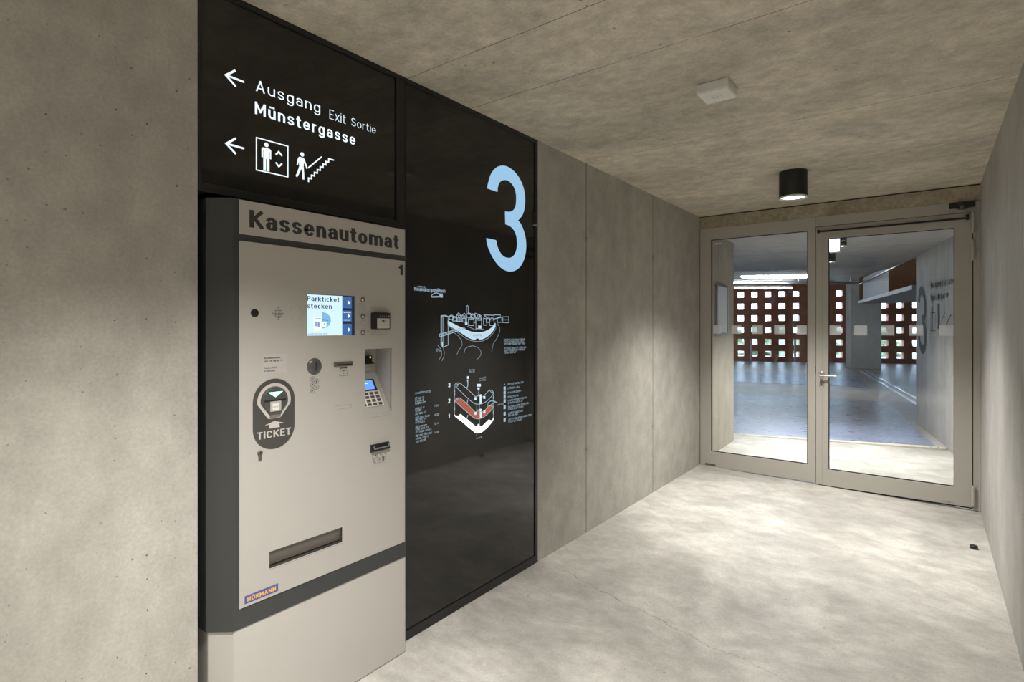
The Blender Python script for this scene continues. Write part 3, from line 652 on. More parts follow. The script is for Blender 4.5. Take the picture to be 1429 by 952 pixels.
for x0, y0, x1, y1 in ((335,175,385,232),(375,195,430,250),(425,148,475,255),(490,155,550,262),(548,150,610,205),(572,192,640,306),(640,168,662,270),(665,165,735,345),(600,160,650,215),(760,182,800,302),(795,200,838,268),(835,206,892,306),(500,200,535,262),(440,190,462,258),(690,190,730,240)):
    r = (y1-y0)*.28; d.uline(Zc([(x0,y1),(x0,y0+r),((x0+x1)/2,y0),(x1,y0+r),(x1,y1)]), lw, True); d.uline(Zc([(x0,y0+r),(x1,y0+r*1.2)]), lw*.8)
for q in ([(890,175),(970,175),(970,208),(890,225)],[(930,205),(1000,200),(1000,265),(935,268)],[(985,200),(1072,198),(1075,270),(990,268)],[(990,236),(1074,236)],[(760,175),(890,180)],[(650,152),(700,170),(740,190)]):
    d.uline(Zc(q), lw, len(q) > 3)
d.build('town_outline', 'mapline', ip)
d = Draw(LW, O); lw = .0020
for q in ([(330,315),(440,395),(540,465),(600,495),(680,508),(750,500),(820,465),(880,405),(915,340),(910,270)],[(400,400),(450,440),(490,500),(495,550),(450,620),(430,668)],[(190,550),(235,610),(240,680),(200,745)],[(260,590),(272,640),(270,690),(240,748)],
          [(520,650),(530,600),(570,570),(630,560),(690,580),(725,620),(730,660),(710,705),(675,730)],[(935,280),(960,330),(965,380),(930,460),(880,540),(862,640)],[(560,315),(610,340),(650,355),(700,360),(770,350)]):
    d = Draw(LW, O); d.uline(Zc(q), lw); d.build('path_line', 'maptext', ip)
d = Draw(LW, O)
for y, x1 in ((497,1275),(522,1265),(549,1278),(602,1285),(629,1275),(657,1165)): d.scribble(590+1015/8.931, 420+y/8.931, 590+x1/8.931, .0125)
d.scribble(608, 489, 613.5, .009); d.scribble(608, 491.3, 615, .009)
for y, x1 in ((318,245),(376,172),(404,166),(432,190),(489,172),(514,145),(546,190),(590,230),(615,200),(643,185),(692,200),(720,215),(750,252),(790,250),(822,210),(855,185)): d.scribble(570+70/7.933, 510+y/7.933, 570+x1/7.933, .012)
for y in (457,556,655,754): d.scribble(570+277/7.933, 510+y/7.933, 570+325/7.933, .012)
for y, x1 in ((460,247),(497,215),(536,227),(573,200),(605,280),(626,238),(660,285),(680,240),(717,237),(737,190),(772,310),(793,230)): d.scribble(690+106/6.35, 465+y/6.35, 690+x1/6.35, .0125)
for x, y in ((648,60),(648,82)): d.scribble(570+x/7.933, 510+y/7.933, 570+(x+65)/7.933, .011)
for x, y in ((404,188),(404,212),(368,850),(604,482)): d.scribble(615+x/7.933, 505+y/7.933, 615+(x+70)/7.933, .010)
d.build('caption', 'maptext', ip)
d = Draw(LW, O)
for y in (494,532,570,607,663,720,775):
    a, z = LW.p(690+84/6.35, 465+(y+13)/6.35); d.rect(a, z, a+.0195, z+.021)
a, z = LW.p(690+86/6.35, 465+462/6.35); d.poly([(a, z), (a+.012, z), (a+.006, z+.010)]); d.build('key_symbol', 'mapline', ip)
# three deck levels
Ze = zoomed(615, 505, 7.933)
L1 = [(152,580),(165,595),(200,600),(222,578),(300,640),(390,715),(412,715),(415,690),(432,690),(432,715),(460,715),(535,640),(560,650),(575,645),(588,615),(590,630),(575,665),(520,730),(460,780),(420,792),(385,785),(320,735),(240,665),(165,610)]
L2 = [(165,440),(168,415),(190,400),(215,400),(300,470),(385,560),(405,550),(415,530),(430,550),(480,555),(530,490),(585,490),(575,525),(520,580),(470,620),(420,633),(375,625),(320,580),(240,510)]
L3 = [(155,290),(152,270),(165,245),(195,233),(225,243),(290,295),(385,385),(420,378),(470,390),(530,325),(550,312),(580,325),(588,345),(560,390),(510,440),(460,465),(420,470),(380,465),(330,430),(270,375),(180,285)]
d = Draw(LW, O); d.upoly(Ze(L1)); d.build('deck_level', 'mapwhite', ip, 'white lowest deck')
d = Draw(LW, O); d.upoly(Ze(L2)); d.build('deck_level', 'mapred', ip, 'red middle deck')
d = Draw(LW, O+.0003); d.uline(Ze(L2), .0032, True); d.uline(Ze(L3), .0032, True)
d.uline(Ze([(165,275),(178,255),(205,245)]), .003); d.uline(Ze([(178,285),(198,255)]), .003); d.uline(Ze([(545,318),(560,335),(585,340)]), .003)
d.uline(Ze([(172,435),(180,418),(200,412)]), .003); d.uline(Ze([(520,490),(530,450),(560,432),(600,438),(632,458)]), .004); d.uline(Ze([(535,492),(570,470),(605,448)]), .004)
for x, ys in ((157, ((312,335),(348,372),(430,462),(505,540))), (585, ((375,412),(545,580)))):
    for y0, y1 in ys: d.uline(Ze([(x, y0), (x, y1)]), .006)
for q in ([(157,290),(157,585)], [(585,345),(585,620)], [(400,470),(400,560)], [(432,470),(432,690)], [(300,195),(300,260)], [(418,305),(418,380)], [(400,795),(400,825)]): d.uline(Ze(q), .0022)
d.uline(Ze([(305,225),(302,270),(290,295)]), .0055); d.uline(Ze([(300,420),(298,450),(288,465)]), .0055); d.uline(Ze([(303,590),(298,615),(288,630)]), .0055)
d.build('deck_outline', 'mapline', ip)
d = Draw(LW, O+.0005)
for x0, y0, x1, y1 in ((434,362,455,465),(377,392,398,425),(475,380,497,410),(434,522,455,548),(436,555,455,620),(377,555,398,588),(475,540,497,570),(405,245,446,275),(410,284,433,308),(295,160,316,190),(296,203,306,222)):
    d = Draw(LW, O+.0005); d.upoly(Ze([(x0,y0),(x1,y0),(x1,y1),(x0,y1)])); d.build('stair_symbol', 'signthin', ip)
d = Draw(LW, O)
for ch, y0, y1 in (('3',235,286),('2',410,460),('1',578,626)):
    d = Draw(LW, O); d.utext(ch, 615+(86 if ch != '1' else 90)/7.933, 505+y1/7.933, 505+y0/7.933, 615+(110 if ch != '1' else 104)/7.933, w=.2); d.build('level_numeral', 'signthin', ip)

# ------------------------------------------------------------------ ticket machine
tm = thing('ticket_machine', (.0, 1.33, 0), 'tall grey and anthracite parking payment machine standing against the black glass panel', 'ticket machine')
FY0, FY1, PZ, TZ = .936, 1.727, .441, 1.945
m = MB(); m.plan([(XM-.003, FY0), (XM-.003, FY1), (.001, 1.757), (-.28, 1.758), (-.28, .872), (-.004, .8775)], PZ, TZ)
body = MB()
# hollow cabinet: front sheet with cut-outs, sides, top, bottom and back
P0 = Plane((XM-.003, 0), (0, 1), (1, 0))
nA = MP.p(509, 530); nich = (MP.p(509, 500)[0], MP.p(546.4, 530)[0], MP.p(546.4, 574.5)[1], MP.p(546.4, 486)[1])
coin = (MP.p(375.7, 780)[0], MP.p(477.7, 745)[0], MP.p(375.7, 794.3)[1], MP.p(375.7, 770.5)[1])
scr = (MP.p(428.5, 440)[0], MP.p(495.3, 440)[0], MP.p(428.5, 468.6)[1], MP.p(428.5, 409.8)[1])
holes = [nich, coin, scr]
body.sheet(P0, FY0, FY1, PZ, TZ, holes, -.004, 0)
ring = [(XM-.003, FY0), (-.004, .8775), (-.28, .872), (-.28, 1.758), (.001, 1.757), (XM-.003, FY1)]
for i in range(len(ring)-1):
    (xa, ya), (xb, yb) = ring[i], ring[i+1]; body.quad((xa, ya, PZ), (xb, yb, PZ), (xb, yb, TZ), (xa, ya, TZ))
for z in (PZ, TZ): body.quad(*[(x, y, z) for x, y in ring])
body.build('cabinet', 'anthracite', tm)
m = MB(); m.plan([(XM-.006, FY0+.004), (XM-.006, FY1-.002), (.0, 1.752), (-.28, 1.752), (-.28, .882), (-.004, .884)], .002, PZ)
m.build('plinth', 'plinth', tm, bevel=.002)
WY0, WY1 = .956, 1.7165
hz0, hz1 = 1.823, 1.9425
head = MB().pbox(MP, WY0, WY1, hz0, hz1, -.003, .0005).build('header_plate', 'panelgrey', tm, bevel=.0008)
d = Draw(MP, .0011)
d.utext('Kassenautomat', 347.8, 317.2, 292.6, 556.2, w=.205, track=.1, flat=.66); d.build('lettering', 'print', head)
m = MB(); m.sheet(MP, WY0, WY1, .512, 1.7985, holes, -.003, .0005); front = m.build('front_panel', 'panelgrey', tm)
d = Draw(MP, .0011); d.utext('1', 556.3, 383.6, 369.2, 562.2, w=.2); d.build('lettering', 'print', front)
# screen
sc = MB().pbox(MP, scr[0]-.004, scr[1]+.004, scr[2]-.004, scr[3]+.004, -.012, -.006).build('screen', 'screendark', tm)
so = -.0054
Zs = zoomed(330, 380, 5.716)
a0, a1, z0, z1 = scr; sw, sh = a1-a0, z1-z0
xx = lambda fx: a0+sw*fx
zz = lambda fy: z0+sh*fy
d = Draw(MP, so); d.rect(a0, z0, xx(.74), zz(.985)); d.build('screen_page', 'screen', sc)
d = Draw(MP, so)
for f0, f1 in ((.68, .97), (.345, .625), (.0, .285)): d.rect(xx(.735), zz(f0), xx(.945), zz(f1))
d.rect(xx(.735), zz(0), xx(.745), zz(.97)); d.build('screen_button', 'screenblue', sc)
d = Draw(MP, so+.0003)
for f in (.825, .485, .14): d.poly([(xx(.865), zz(f-.055)), (xx(.915), zz(f)), (xx(.865), zz(f+.055))])
d.text('Parkticket', xx(.755), zz(.56), sh*.035, sw*.17, w=.16); d.text('verloren?', xx(.765), zz(.37), sh*.035, sw*.15, w=.16); d.build('button_marks', 'screenwhite', sc)
d = Draw(MP, so+.0003); d.text('Parkticket', xx(.015), zz(.83), sh*.115, sw*.66, w=.17, flat=.72); d.text('stecken', xx(.015), zz(.655), sh*.115, sw*.50, w=.17, flat=.72); d.build('screen_text', 'screentext', sc)
d = Draw(MP, so+.0003)
d.poly([(xx(.31), zz(.56))]+[(xx(.31+.185*math.sin(t*PI/12)), zz(.37+.20*math.cos(t*PI/12))) for t in range(0, 13)]+[(xx(.31), zz(.2))])
d.build('screen_picture', 'screenmid', sc)
d = Draw(MP, so+.0005)
d.poly([(xx(.32), zz(.20)), (xx(.40), zz(.22)), (xx(.40), zz(.34)), (xx(.32), zz(.33))]); d.poly([(xx(.13), zz(.46)), (xx(.30), zz(.43)), (xx(.30), zz(.13)), (xx(.15), zz(.10))]); d.build('screen_ticket', 'screenwhite', sc)
d = Draw(MP, so+.0007)
for k in range(9): d.ribbon([(xx(.165+.0125*k), zz(.345-.002*k)), (xx(.172+.0125*k), zz(.225-.002*k))], .0016 if k % 3 else .003)
d.text('P', xx(.345), zz(.25), sh*.05, sw*.025, w=.2); d.ribbon([(xx(.15), zz(.42)), (xx(.29), zz(.41))], .0018); d.ribbon([(xx(.31), zz(.385)), (xx(.44), zz(.375))], .004)
d.scribble(431, 467.4, 458, .007); d.build('screen_marks', 'screenblue', sc)
# loudspeaker, microphone, engraved circles
u0 = MP.p(355.4, 437); MB().lathe(MP.w(*u0, .0005), (1, 0, 0), [(0, .0012), (.0125, .0012), (.0148, .0004), (.0148, -.003)], 28).build('call_button', 'blackplastic', tm, smooth=True)
d = Draw(MP, .0011); a, z = MP.p(388, 437.4)
for i in range(-4, 5):
    for j in range(-4, 5):
        if abs(i)+abs(j) <= 4: d.disc(a+i*.0052, z+j*.0052, .0018, n=8)
d.build('speaker_holes', 'print', front)
def engraved(fn): d = Draw(MP, .0009); fn(d); d.build('engraved_line', 'engrave', front)
a, z = MP.p(413, 437.6); engraved(lambda d: d.ring(a, z, .026, .0008))
for v in (429, 450.8): a, z = MP.p(506.4, v); engraved(lambda d: d.ring(a, z, .0105, .0008))
q = [MP.p(467.5, 572.3), MP.p(490, 568.8), MP.p(490, 564.3), MP.p(467.5, 567)]; engraved(lambda d: d.ribbon(q, .0010, True))
engraved(lambda d: d.ribbon([(nich[0], nich[2]-.012), (nich[1], nich[2]-.012)], .0008))
# three round push buttons beside the screen
for v in (418.3, 441.6, 463.8):
    a, z = MP.p(506.3, v); c = MP.w(a, z, .0005)
    b = MB().lathe(c, (1, 0, 0), [(0, .0072), (.0052, .008), (.0078, .006), (.0085, .003), (.0088, 0)], 28).build('push_button', 'steel', tm, smooth=True)
    MB().lathe(c, (1, 0, 0), [(.0088, 0), (.0088, .002), (.0108, .002), (.0112, 0)], 28).build('button_ring', 'darksteel', b, smooth=True)
# contactless reader
rd = (MP.p(517, 447)[0], MP.p(541, 447)[0], MP.p(517, 459.8)[1], MP.p(517, 436.2)[1])
d = Draw(MP, .0009); d.ribbon([(rd[0]-.001, rd[2]-.021), (rd[1]-.006, rd[2]-.021), (rd[1]-.006, rd[3]+.021), (rd[0]-.001, rd[3]+.021)], .0008, True); d.build('engraved_line', 'engrave', front)
r = MB().pbox(MP, rd[0], rd[1], rd[2], rd[3], .0005, .020).build('card_reader', 'blackplastic', tm, bevel=.004)
rw, rh = rd[1]-rd[0], rd[3]-rd[2]; RP = Plane((XM+.0203, 0), (0, 1), (1, 0))
d = Draw(RP, 0); ra, rz = rd[0]+rw*.21, rd[2]+rh*.06; d.rect(ra, rz, rd[0]+rw*.93, rd[2]+rh*.66); d.build('reader_face', 'lightprint', r)
d = Draw(RP, .0004); cx_, cz_ = rd[0]+rw*.58, rd[2]+rh*.50
d.ring(cx_-.003, cz_, .0065, .0018, rz=.0055); d.ribbon([(cx_+.0035, cz_-.006), (cx_+.008, cz_-.001), (cx_+.0075, cz_+.005)], .0018); d.disc(cx_-.002, cz_, .004)
d.build('tap_symbol', 'print', r)
d = Draw(RP, .0002)
for k in range(4): d.disc(rd[0]+rw*(.38+.12*k), rd[2]+rh*.79, .0016, n=8)
d.ribbon([(rd[0]+rw*.84, rd[2]+rh*.82), (rd[0]+rw*.93, rd[2]+rh*.79)], .003); d.build('reader_lamps', 'lightprint', r)
# card terminal niche
na, nb, nz0, nz1 = nich; dep = .105
m = MB(); x0 = XM-.004-dep; xf = XM-.0035
m.quad((x0, na, nz0), (x0, nb, nz0), (x0, nb, nz1), (x0, na, nz1)); m.quad((x0, na, nz1), (x0, nb, nz1), (xf, nb, nz1), (xf, na, nz1))
m.quad((x0, nb, nz0), (xf, nb, nz0), (xf, nb, nz1), (x0, nb, nz1)); m.quad((x0, na, nz0), (xf, na, nz0), (xf, na, nz1), (x0, na, nz1)); m.quad((x0, na, nz0), (x0, nb, nz0), (xf, nb, nz0), (xf, na, nz0))
nch = m.build('terminal_niche', 'panelgrey', tm)
BP = Plane((x0, 0), (0, 1), (1, 0))
sb0, sb1 = Vector((xf, 0, nz0)), Vector((x0+.002, 0, BP.p(524.7, 518.5)[1])); sl = (sb1-sb0); sn = Vector((sl.z, 0, -sl.x)).normalized()
m = MB(); m.prism([(sb0.x, na+.001, sb0.z), (sb0.x, nb-.001, sb0.z), (x0+.001, nb-.001, sb0.z), (x0+.001, na+.001, sb0.z)], [(sb0.x-.001, na+.001, sb0.z+.003), (sb0.x-.001, nb-.001, sb0.z+.003), (sb1.x, nb-.001, sb1.z), (sb1.x, na+.001, sb1.z)])
slope = m.build('sloping_shelf', 'panelgrey', nch)
class Slope:
    def w(s, a, t, off=0): q = sb0+sl*t+sn*(off+.0012); return Vector((q.x, a, q.z))
SP = Slope()
def sbox(m, a0, a1, t0, t1, d0, d1):
    m.prism([SP.w(a0,t0,d0), SP.w(a1,t0,d0), SP.w(a1,t1,d0), SP.w(a0,t1,d0)], [SP.w(a0,t0,d1), SP.w(a1,t0,d1), SP.w(a1,t1,d1), SP.w(a0,t1,d1)])
nw = nb-na
m = MB(); sbox(m, na+.003, na+nw*.82, .17, .53, 0, .004); kp = m.build('keypad', 'keywhite', tm, bevel=.001)
m = MB()
for i in range(4):
    for j in range(4): sbox(m, na+.006+nw*.195*i, na+.006+nw*.195*i+nw*.125, .19+.085*j, .19+.085*j+.055, .004, .0062)
m.build('keys', 'darksteel', kp)
m = MB(); sbox(m, na+.002, na+nw*.78, .55, .82, 0, .003); td = m.build('terminal_display', 'blackplastic', tm, bevel=.001)
d = Draw(SP, .0034); d.poly([(na+.003, .57), (na+nw*.70, .57), (na+nw*.70, .79), (na+.003, .79)]); d.build('display_glow', 'terminalblue', td)
d = Draw(SP, .0037); d.ribbon([(na+nw*.2, .72), (na+nw*.5, .72)], .02); d.build('display_text', 'screenwhite', td)
ry = BP.p(515.0, 505)[0]; rz1 = BP.p(513, 496)[1]; rz0 = BP.p(513, 506.2)[1]; rz2 = BP.p(513, 516)[1]
m = MB(); m.box(x0+.001, x0+.022, na+.001, ry, rz0, rz1); m.prism([(x0+.001, na+.001, rz0), (x0+.001, ry+.002, rz0), (x0+.034, ry+.002, rz0-.004), (x0+.034, na+.001, rz0-.004)], [(x0+.001, na+.001, rz0+.006), (x0+.001, ry+.002, rz0+.006), (x0+.034, ry+.002, rz0+.002), (x0+.034, na+.001, rz0+.002)])
cr = m.build('chip_reader', 'blackplastic', tm, bevel=.001)
MB().box(x0+.001, x0+.016, na+.001, ry-.002, rz2, rz0-.001).build('reader_foot', 'panelgrey', cr, bevel=.002)
q = BP.p(512.3, 498.6); MB().lathe((x0+.0222, q[0], q[1]), (1, 0, 0), [(0, .0015), (.004, .0008), (.004, 0)], 12).build('reader_lamp', 'led', cr)
# coin insert
a, z = MP.p(438.6, 511.4); c = MP.w(a, z, .0005); R0 = .0325
ci = MB().lathe(c, (1, 0, 0), [(0, .0125), (.008, .0122), (.018, .0105), (.026, .0068), (.031, .0028), (R0, 0)], 40).build('coin_insert', 'greyplastic', tm, smooth=True)
MB().box(c.x+.006, c.x+.0132, a-.0018, a+.0018, z-.016, z+.017).build('coin_slot', 'gasket', ci)
d = Draw(MP, .0011)
for u, v in ((436, 529), (441.8, 532.2), (436, 537), (441.8, 540.6), (436, 545.6)):
    a, z = MP.p(u, v); d.ring(a, z, .0095, .0012, 20); d.ribbon([(a-.004, z-.002), (a+.001, z+.001), (a+.004, z+.003)], .002); d.disc(a+random.uniform(-.003, .003), z-.001, .0028, n=10)
d.build('coin_symbols', 'print', front)
# receipt slot
q0 = MP.p(465.6, 512); q1 = MP.p(491.6, 508.6); 
rs = MB().pbox(MP, q0[0], q1[0], q0[1]+.0005, q0[1]+.0185, .0005, .005).build('receipt_slot', 'darksteel', tm, bevel=.0012)
MB().pbox(MP, q0[0]+.014, q1[0]-.004, q0[1]+.004, q0[1]+.009, .004, .0054).build('slot_opening', 'gasket', rs)
d = Draw(MP, .0011); Zr = zoomed(420, 490, 13.6)
P_ = lambda pts: [MP.p(*t) for t in Zr(pts)]
q = P_([(732, 322), (872, 322)]); zc = q[0][1]; d.ribbon([(q[0][0], zc), (q[1][0], zc)], .006)
a0_, a1_ = P_([(728, 470)])[0][0], P_([(880, 470)])[0][0]; zb = P_([(800, 468)])[0][1]
d.ribbon([(q[0][0]+.005, zc), (a0_, zb), (a1_, zb), (q[1][0]-.005, zc)], .0012); d.ribbon([(a0_+.012, zb+.021), (a1_-.012, zb+.021)], .003); d.ribbon([(a0_+.016, zb+.011), (a1_-.016, zb+.011)], .004)
d.build('receipt_symbol', 'print', front)
# information sticker
stk = MB().pbox(MP, MP.p(366.5, 505)[0], MP.p(399.5, 505)[0], MP.p(367, 522.4)[1], MP.p(367, 495)[1], .0005, .0009).build('notice_sticker', 'sticker', tm)
d = Draw(MP, .0014)
d.utext('Notfallnummer:', 368.2, 501.2, 498.8, 392, w=.17); d.utext('+49 170 138 34 74', 368.2, 505.5, 502.9, 394, w=.17)
d.utext('Datenschutz-', 368.2, 515.0, 512.4, 386.8, w=.12); d.utext('erklärung', 368.2, 519.2, 516.9, 383, w=.12); d.build('sticker_text', 'print', stk)
# ticket reader
tl, tr = MP.p(352.5, 580)[0], MP.p(411, 580)[0]; ta = (tl+tr)/2; tw = (tr-tl)/2
tt, tb = MP.p(381.5, 528.6)[1], MP.p(376, 627.8)[1]
out = [(ta+tw*math.cos(t*PI/24), tt-tw+tw*math.sin(t*PI/24)) for t in range(25)]+[(ta+tw*math.cos(t*PI/24), tb+tw+tw*math.sin(t*PI/24)) for t in range(24, 49)]
d = Draw(MP, .0010); d.poly(out); tk = d.build('ticket_plate', 'platedark', tm)
cz = tt-tw*1.0
def shield(R, zb, k=.40):
    p = [(ta+R*math.cos(math.radians(t)), cz+R*math.sin(math.radians(t))) for t in range(-12, 193, 8)]
    rr = .006; q = [(ta-R*k-.001, zb+.004), (ta-R*k+.004, zb), (ta+R*k-.004, zb), (ta+R*k+.001, zb+.004)]
    return p+q
zb1 = MP.p(381, 584)[1]
d = Draw(MP, .0014); d.poly(shield(tw*.80, zb1)); d.build('shield_border', 'lightprint', tk)
zb2 = MP.p(381, 579.4)[1]
s_lo, s_hi = shield(tw*.665, zb2), shield(tw*.60, zb2+.004)
m = MB(); m.prism([MP.w(a, z, .0015) for a, z in s_lo], [MP.w(a, z, .010) for a, z in s_hi]); rdm = m.build('ticket_reader', 'greyplastic', tm, bevel=.002)
d = Draw(MP, .0106); tz = MP.p(383, 553.4)[1]; tz1 = MP.p(383, 547)[1]
d.poly([(ta-.027, tz1), (ta+.027, tz1+.0005), (ta, tz-.001)]); d.build('arrow_light', 'green', rdm)
sz = MP.p(382, 558.4)[1]
MB().pbox(MP, ta-.043, ta+.040, sz-.003, sz+.003, .0095, .0118).build('ticket_slot', 'gasket', rdm)
lz = MP.p(382, 573.8)[1]; lb = MB().pbox(MP, ta-.021, ta+.021, lz, lz+.037, .0098, .0112).build('ticket_label', 'panelgrey', rdm)
d = Draw(MP, .0116); d.rect(ta-.013, lz+.004, ta+.013, lz+.029); d.build('label_ticket', 'keywhite', lb)
d = Draw(MP, .0119); d.scribble(378.6, 568.6, 386, .005); d.build('label_print', 'print', lb)
MB().pbox(MP, ta-.021, ta+.021, lz-.012, lz-.004, .0095, .0125).build('reader_lip', 'darksteel', rdm)
d = Draw(MP, .0014); az1 = MP.p(382, 587.6)[1]; az0 = MP.p(382, 597.2)[1]; am = az0+(az1-az0)*.55
d.poly([(ta, az1), (ta+.0375, am), (ta+.019, am), (ta+.021, az0), (ta-.021, az0), (ta-.019, am), (ta-.0375, am)]); d.build('up_arrow', 'lightprint', tk)
d = Draw(MP, .0014); d.utext('TICKET', 358.4, 614.2, 603.9, 405.8, w=.17, track=.12, flat=.85); d.build('lettering', 'lightprint', tk)
# lock under the ticket reader
a, z = MP.p(362.4, 632.3); c = MP.w(a, z, .0005)
lk = MB().lathe(c, (1, 0, 0), [(0, .006), (.0085, .006), (.0095, .0045), (.0095, 0)], 24).pbox(MP, a-.0055, a+.0055, z-.026, z-.004, .0005, .005).build('lock', 'darksteel', tm, bevel=.001)
MB().box(c.x+.0055, c.x+.0066, a-.001, a+.001, z-.004, z+.004).build('keyhole', 'gasket', lk)
# card slot lower right
ca = MP.p(516.4, 622)[0]; cb = MP.p(542, 622)[0]; cz0 = MP.p(516.4, 632.4)[1]; cz1 = MP.p(516.4, 621)[1]
cs = MB().prism([MP.w(ca, cz0, .0005), MP.w(cb, cz0, .0005), MP.w(cb, cz1, .0005), MP.w(ca, cz1, .0005)], [MP.w(ca+.002, cz0+.008, .016), MP.w(cb-.002, cz0+.008, .016), MP.w(cb-.002, cz1-.002, .010), MP.w(ca+.002, cz1-.002, .010)]).build('banknote_slot', 'blackplastic', tm, bevel=.002)
m = MB(); m.pbox(MP, ca+.009, cb-.006, cz0+.014, cz0+.019, .012, .0165); m.pbox(MP, ca+.009, ca+.0155, cz0+.014, cz0+.029, .010, .0155); m.pbox(MP, cb-.0125, cb-.006, cz0+.014, cz0+.030, .010, .0155); m.build('slot_lip', plain('pale slot lip', (.2, .2, .21), .35), cs)
d = Draw(MP, .0011); Zn = zoomed(500, 605, 17.32)
na_ = MP.p(519, 640)[0]; nb_ = MP.p(539, 640)[0]; wz1 = MP.p(519, 635.4)[1]; wz0 = MP.p(519, 648)[1]
for i in range(3):
    x = na_+(nb_-na_)*(i/3+.02); x2 = na_+(nb_-na_)*(i/3+.29); d.ribbon([(x, wz1), (x, wz1-.016), (x+.004, wz1-.019), (x2-.004, wz1-.019), (x2, wz1-.016), (x2, wz1)], .0012); d.disc(x2-.003, wz1-.005, .003, n=8)
    d.ribbon([(x, wz0), (x2, wz0)], .0011)
    for k in range(3): d.ribbon([(x+.001, wz0+.006+.006*k), (x2-.002*(k+1), wz0+.004+.005*k+.003*i)], .0013)
d.rect(na_+(nb_-na_)*.72, wz0+.004, na_+(nb_-na_)*.82, wz0+.022)
d.build('banknote_symbols', 'print', front)
# coin return
ca, cb, c0, c1 = coin; xb = XM-.075
m = MB(); m.quad((xf, ca, c0), (xf, cb, c0), (xb, cb, c0), (xb, ca, c0)); m.quad((xf, ca, c1), (xb, ca, c1), (xb, cb, c1), (xf, cb, c1)); m.quad((xf, ca, c0), (xb, ca, c0), (xb, ca, c1), (xf, ca, c1)); m.quad((xf, cb, c0), (xf, cb, c1), (xb, cb, c1), (xb, cb, c0)); m.quad((xb, ca, c0), (xb, cb, c0), (xb, cb, c1), (xb, ca, c1))
ct = m.build('return_tray', 'darksteel', tm)
m = MB(); m.prism([(XM-.005, ca+.001, c1-.001), (XM-.005, cb-.001, c1-.001), (XM-.020, cb-.001, c0+.006), (XM-.020, ca+.001, c0+.006)], [(XM-.007, ca+.001, c1-.001), (XM-.007, cb-.001, c1-.001), (XM-.022, cb-.001, c0+.006), (XM-.022, ca+.001, c0+.006)]); m.build('return_flap', plain('brown tinted flap', (.13, .115, .10), .3), ct)
d = Draw(MP, .0009); d.ribbon([(ca, c0-.003), (cb, c0-.003)], .0012); d.build('engraved_line', 'engrave', front)
# maker's plate
la, lb_ = MP.p(341.2, 836)[0], MP.p(388.0, 820)[0]; l0, l1 = MP.p(341.2, 843.6)[1], MP.p(341.2, 832.6)[1]
pl = MB().pbox(MP, la, lb_, l0, l1, .0005, .0011).build('maker_plate', 'logoblue', tm)
d = Draw(MP, .0015); d.text('HÖRMANN', la+.009, l0+(l1-l0)*.2, (l1-l0)*.55, (lb_-la)-.018, w=.2, track=.1, flat=.75); d.build('lettering', 'logoyellow', pl)
# ventilation label on the side in the niche
class SideP:
    def w(s, a, z, off=0): return Vector((a, .8735-off*1.0, z))
d = Draw(SideP(), .0035); d.ribbon([(-.09, .61), (-.035, .61), (-.035, .49)], .0012); 
for k in range(5): d.ribbon([(-.075, .595-.022*k), (-.055, .595-.022*k)], .004)
d.build('side_label', 'lightprint', tm)

# ------------------------------------------------------------------ the garage beyond the door
GC = 2.586
A20 = math.radians(20); E20 = Vector((math.cos(A20), math.sin(A20), 0)); N20 = Vector((-math.sin(A20), math.cos(A20), 0))
G0 = Vector((-.18, 8.0, 0))
def g(e, n, z=0): q = G0+E20*e+N20*n; return Vector((q.x, q.y, z))
RW = [(W, 6.1), (2.25, 8.3), (1.818, 10.72)]
# floor of the garage: vestibule edge to the lattice wall
m = MB(); e0, e1, n1 = -9, 15, 18.2
pts = [g(e0, -3.2), (-.6, 7.86, 0), (W+.3, 8.89, 0), g(e1, 0), g(e1, n1), g(e0, n1)]
m.prism([(p[0], p[1], -.32) for p in pts], [(p[0], p[1], -.02) for p in pts]); structure(m.build('floor', 'garagefloor'), 'grey screed floor of the parking deck beyond the door', 'floor')
def slab(pts, name, mat, z=-.0195, t=.004):
    m = MB(); m.prism([(x, y, z-t*.2) for x, y in pts], [(x, y, z+t) for x, y in pts]); return m.build(name, mat)
structure(slab([(-4.5, 6.75), (-.215, 8.09), (2.043, 8.819), (1.321, 13.30), (.325, 13.25), (-1.592, 13.0), (-6.5, 12.0)], 'trim_3', 'lane'), 'dark driving lane nearest the door, daylight blue in its colour', 'floor marking')
structure(slab([(-7.5, 14.2), (-2.229, 15.48), (-.058, 16.25), (.829, 16.02), (.236, 19.63), (-1.8, 19.3), (-8, 18.6)], 'trim_4', 'lane'), 'dark lane further back towards the lattice wall, daylight blue in its colour', 'floor marking')
# slotted drainage strip along the edge of the deck
dg = thing('drain_channel', (.95, 8.4, 0), 'pale slotted drain strip across the floor just outside the door', 'drain')
p0, p1 = Vector((-.2, 7.99, 0)), Vector((2.12, 8.765, 0)); de = (p1-p0).normalized(); dn = Vector((-de.y, de.x, 0)); ln = (p1-p0).length
m = MB(); zt = lambda p: max(-.02, fz(p.x))+.003
cor = [p0-dn*.09, p1-dn*.09, p1+dn*.02, p0+dn*.02]
m.prism([(p.x, p.y, zt(p)-.03) for p in cor], [(p.x, p.y, zt(p)) for p in cor]); m.build('channel_cover', plain('pale drain cover', (.55, .52, .47), .5), dg)
k = 0
while k*.075 < ln-.06:
    q = p0+de*(.04+k*.075); c4 = [q-dn*.055, q+de*.022-dn*.055, q+de*.037-dn*.012, q+de*.015-dn*.012]; m = MB(); m.quad(*[(p.x, p.y, zt(p)+.0015) for p in c4]); m.build('slot', 'darksteel', dg); k += 1
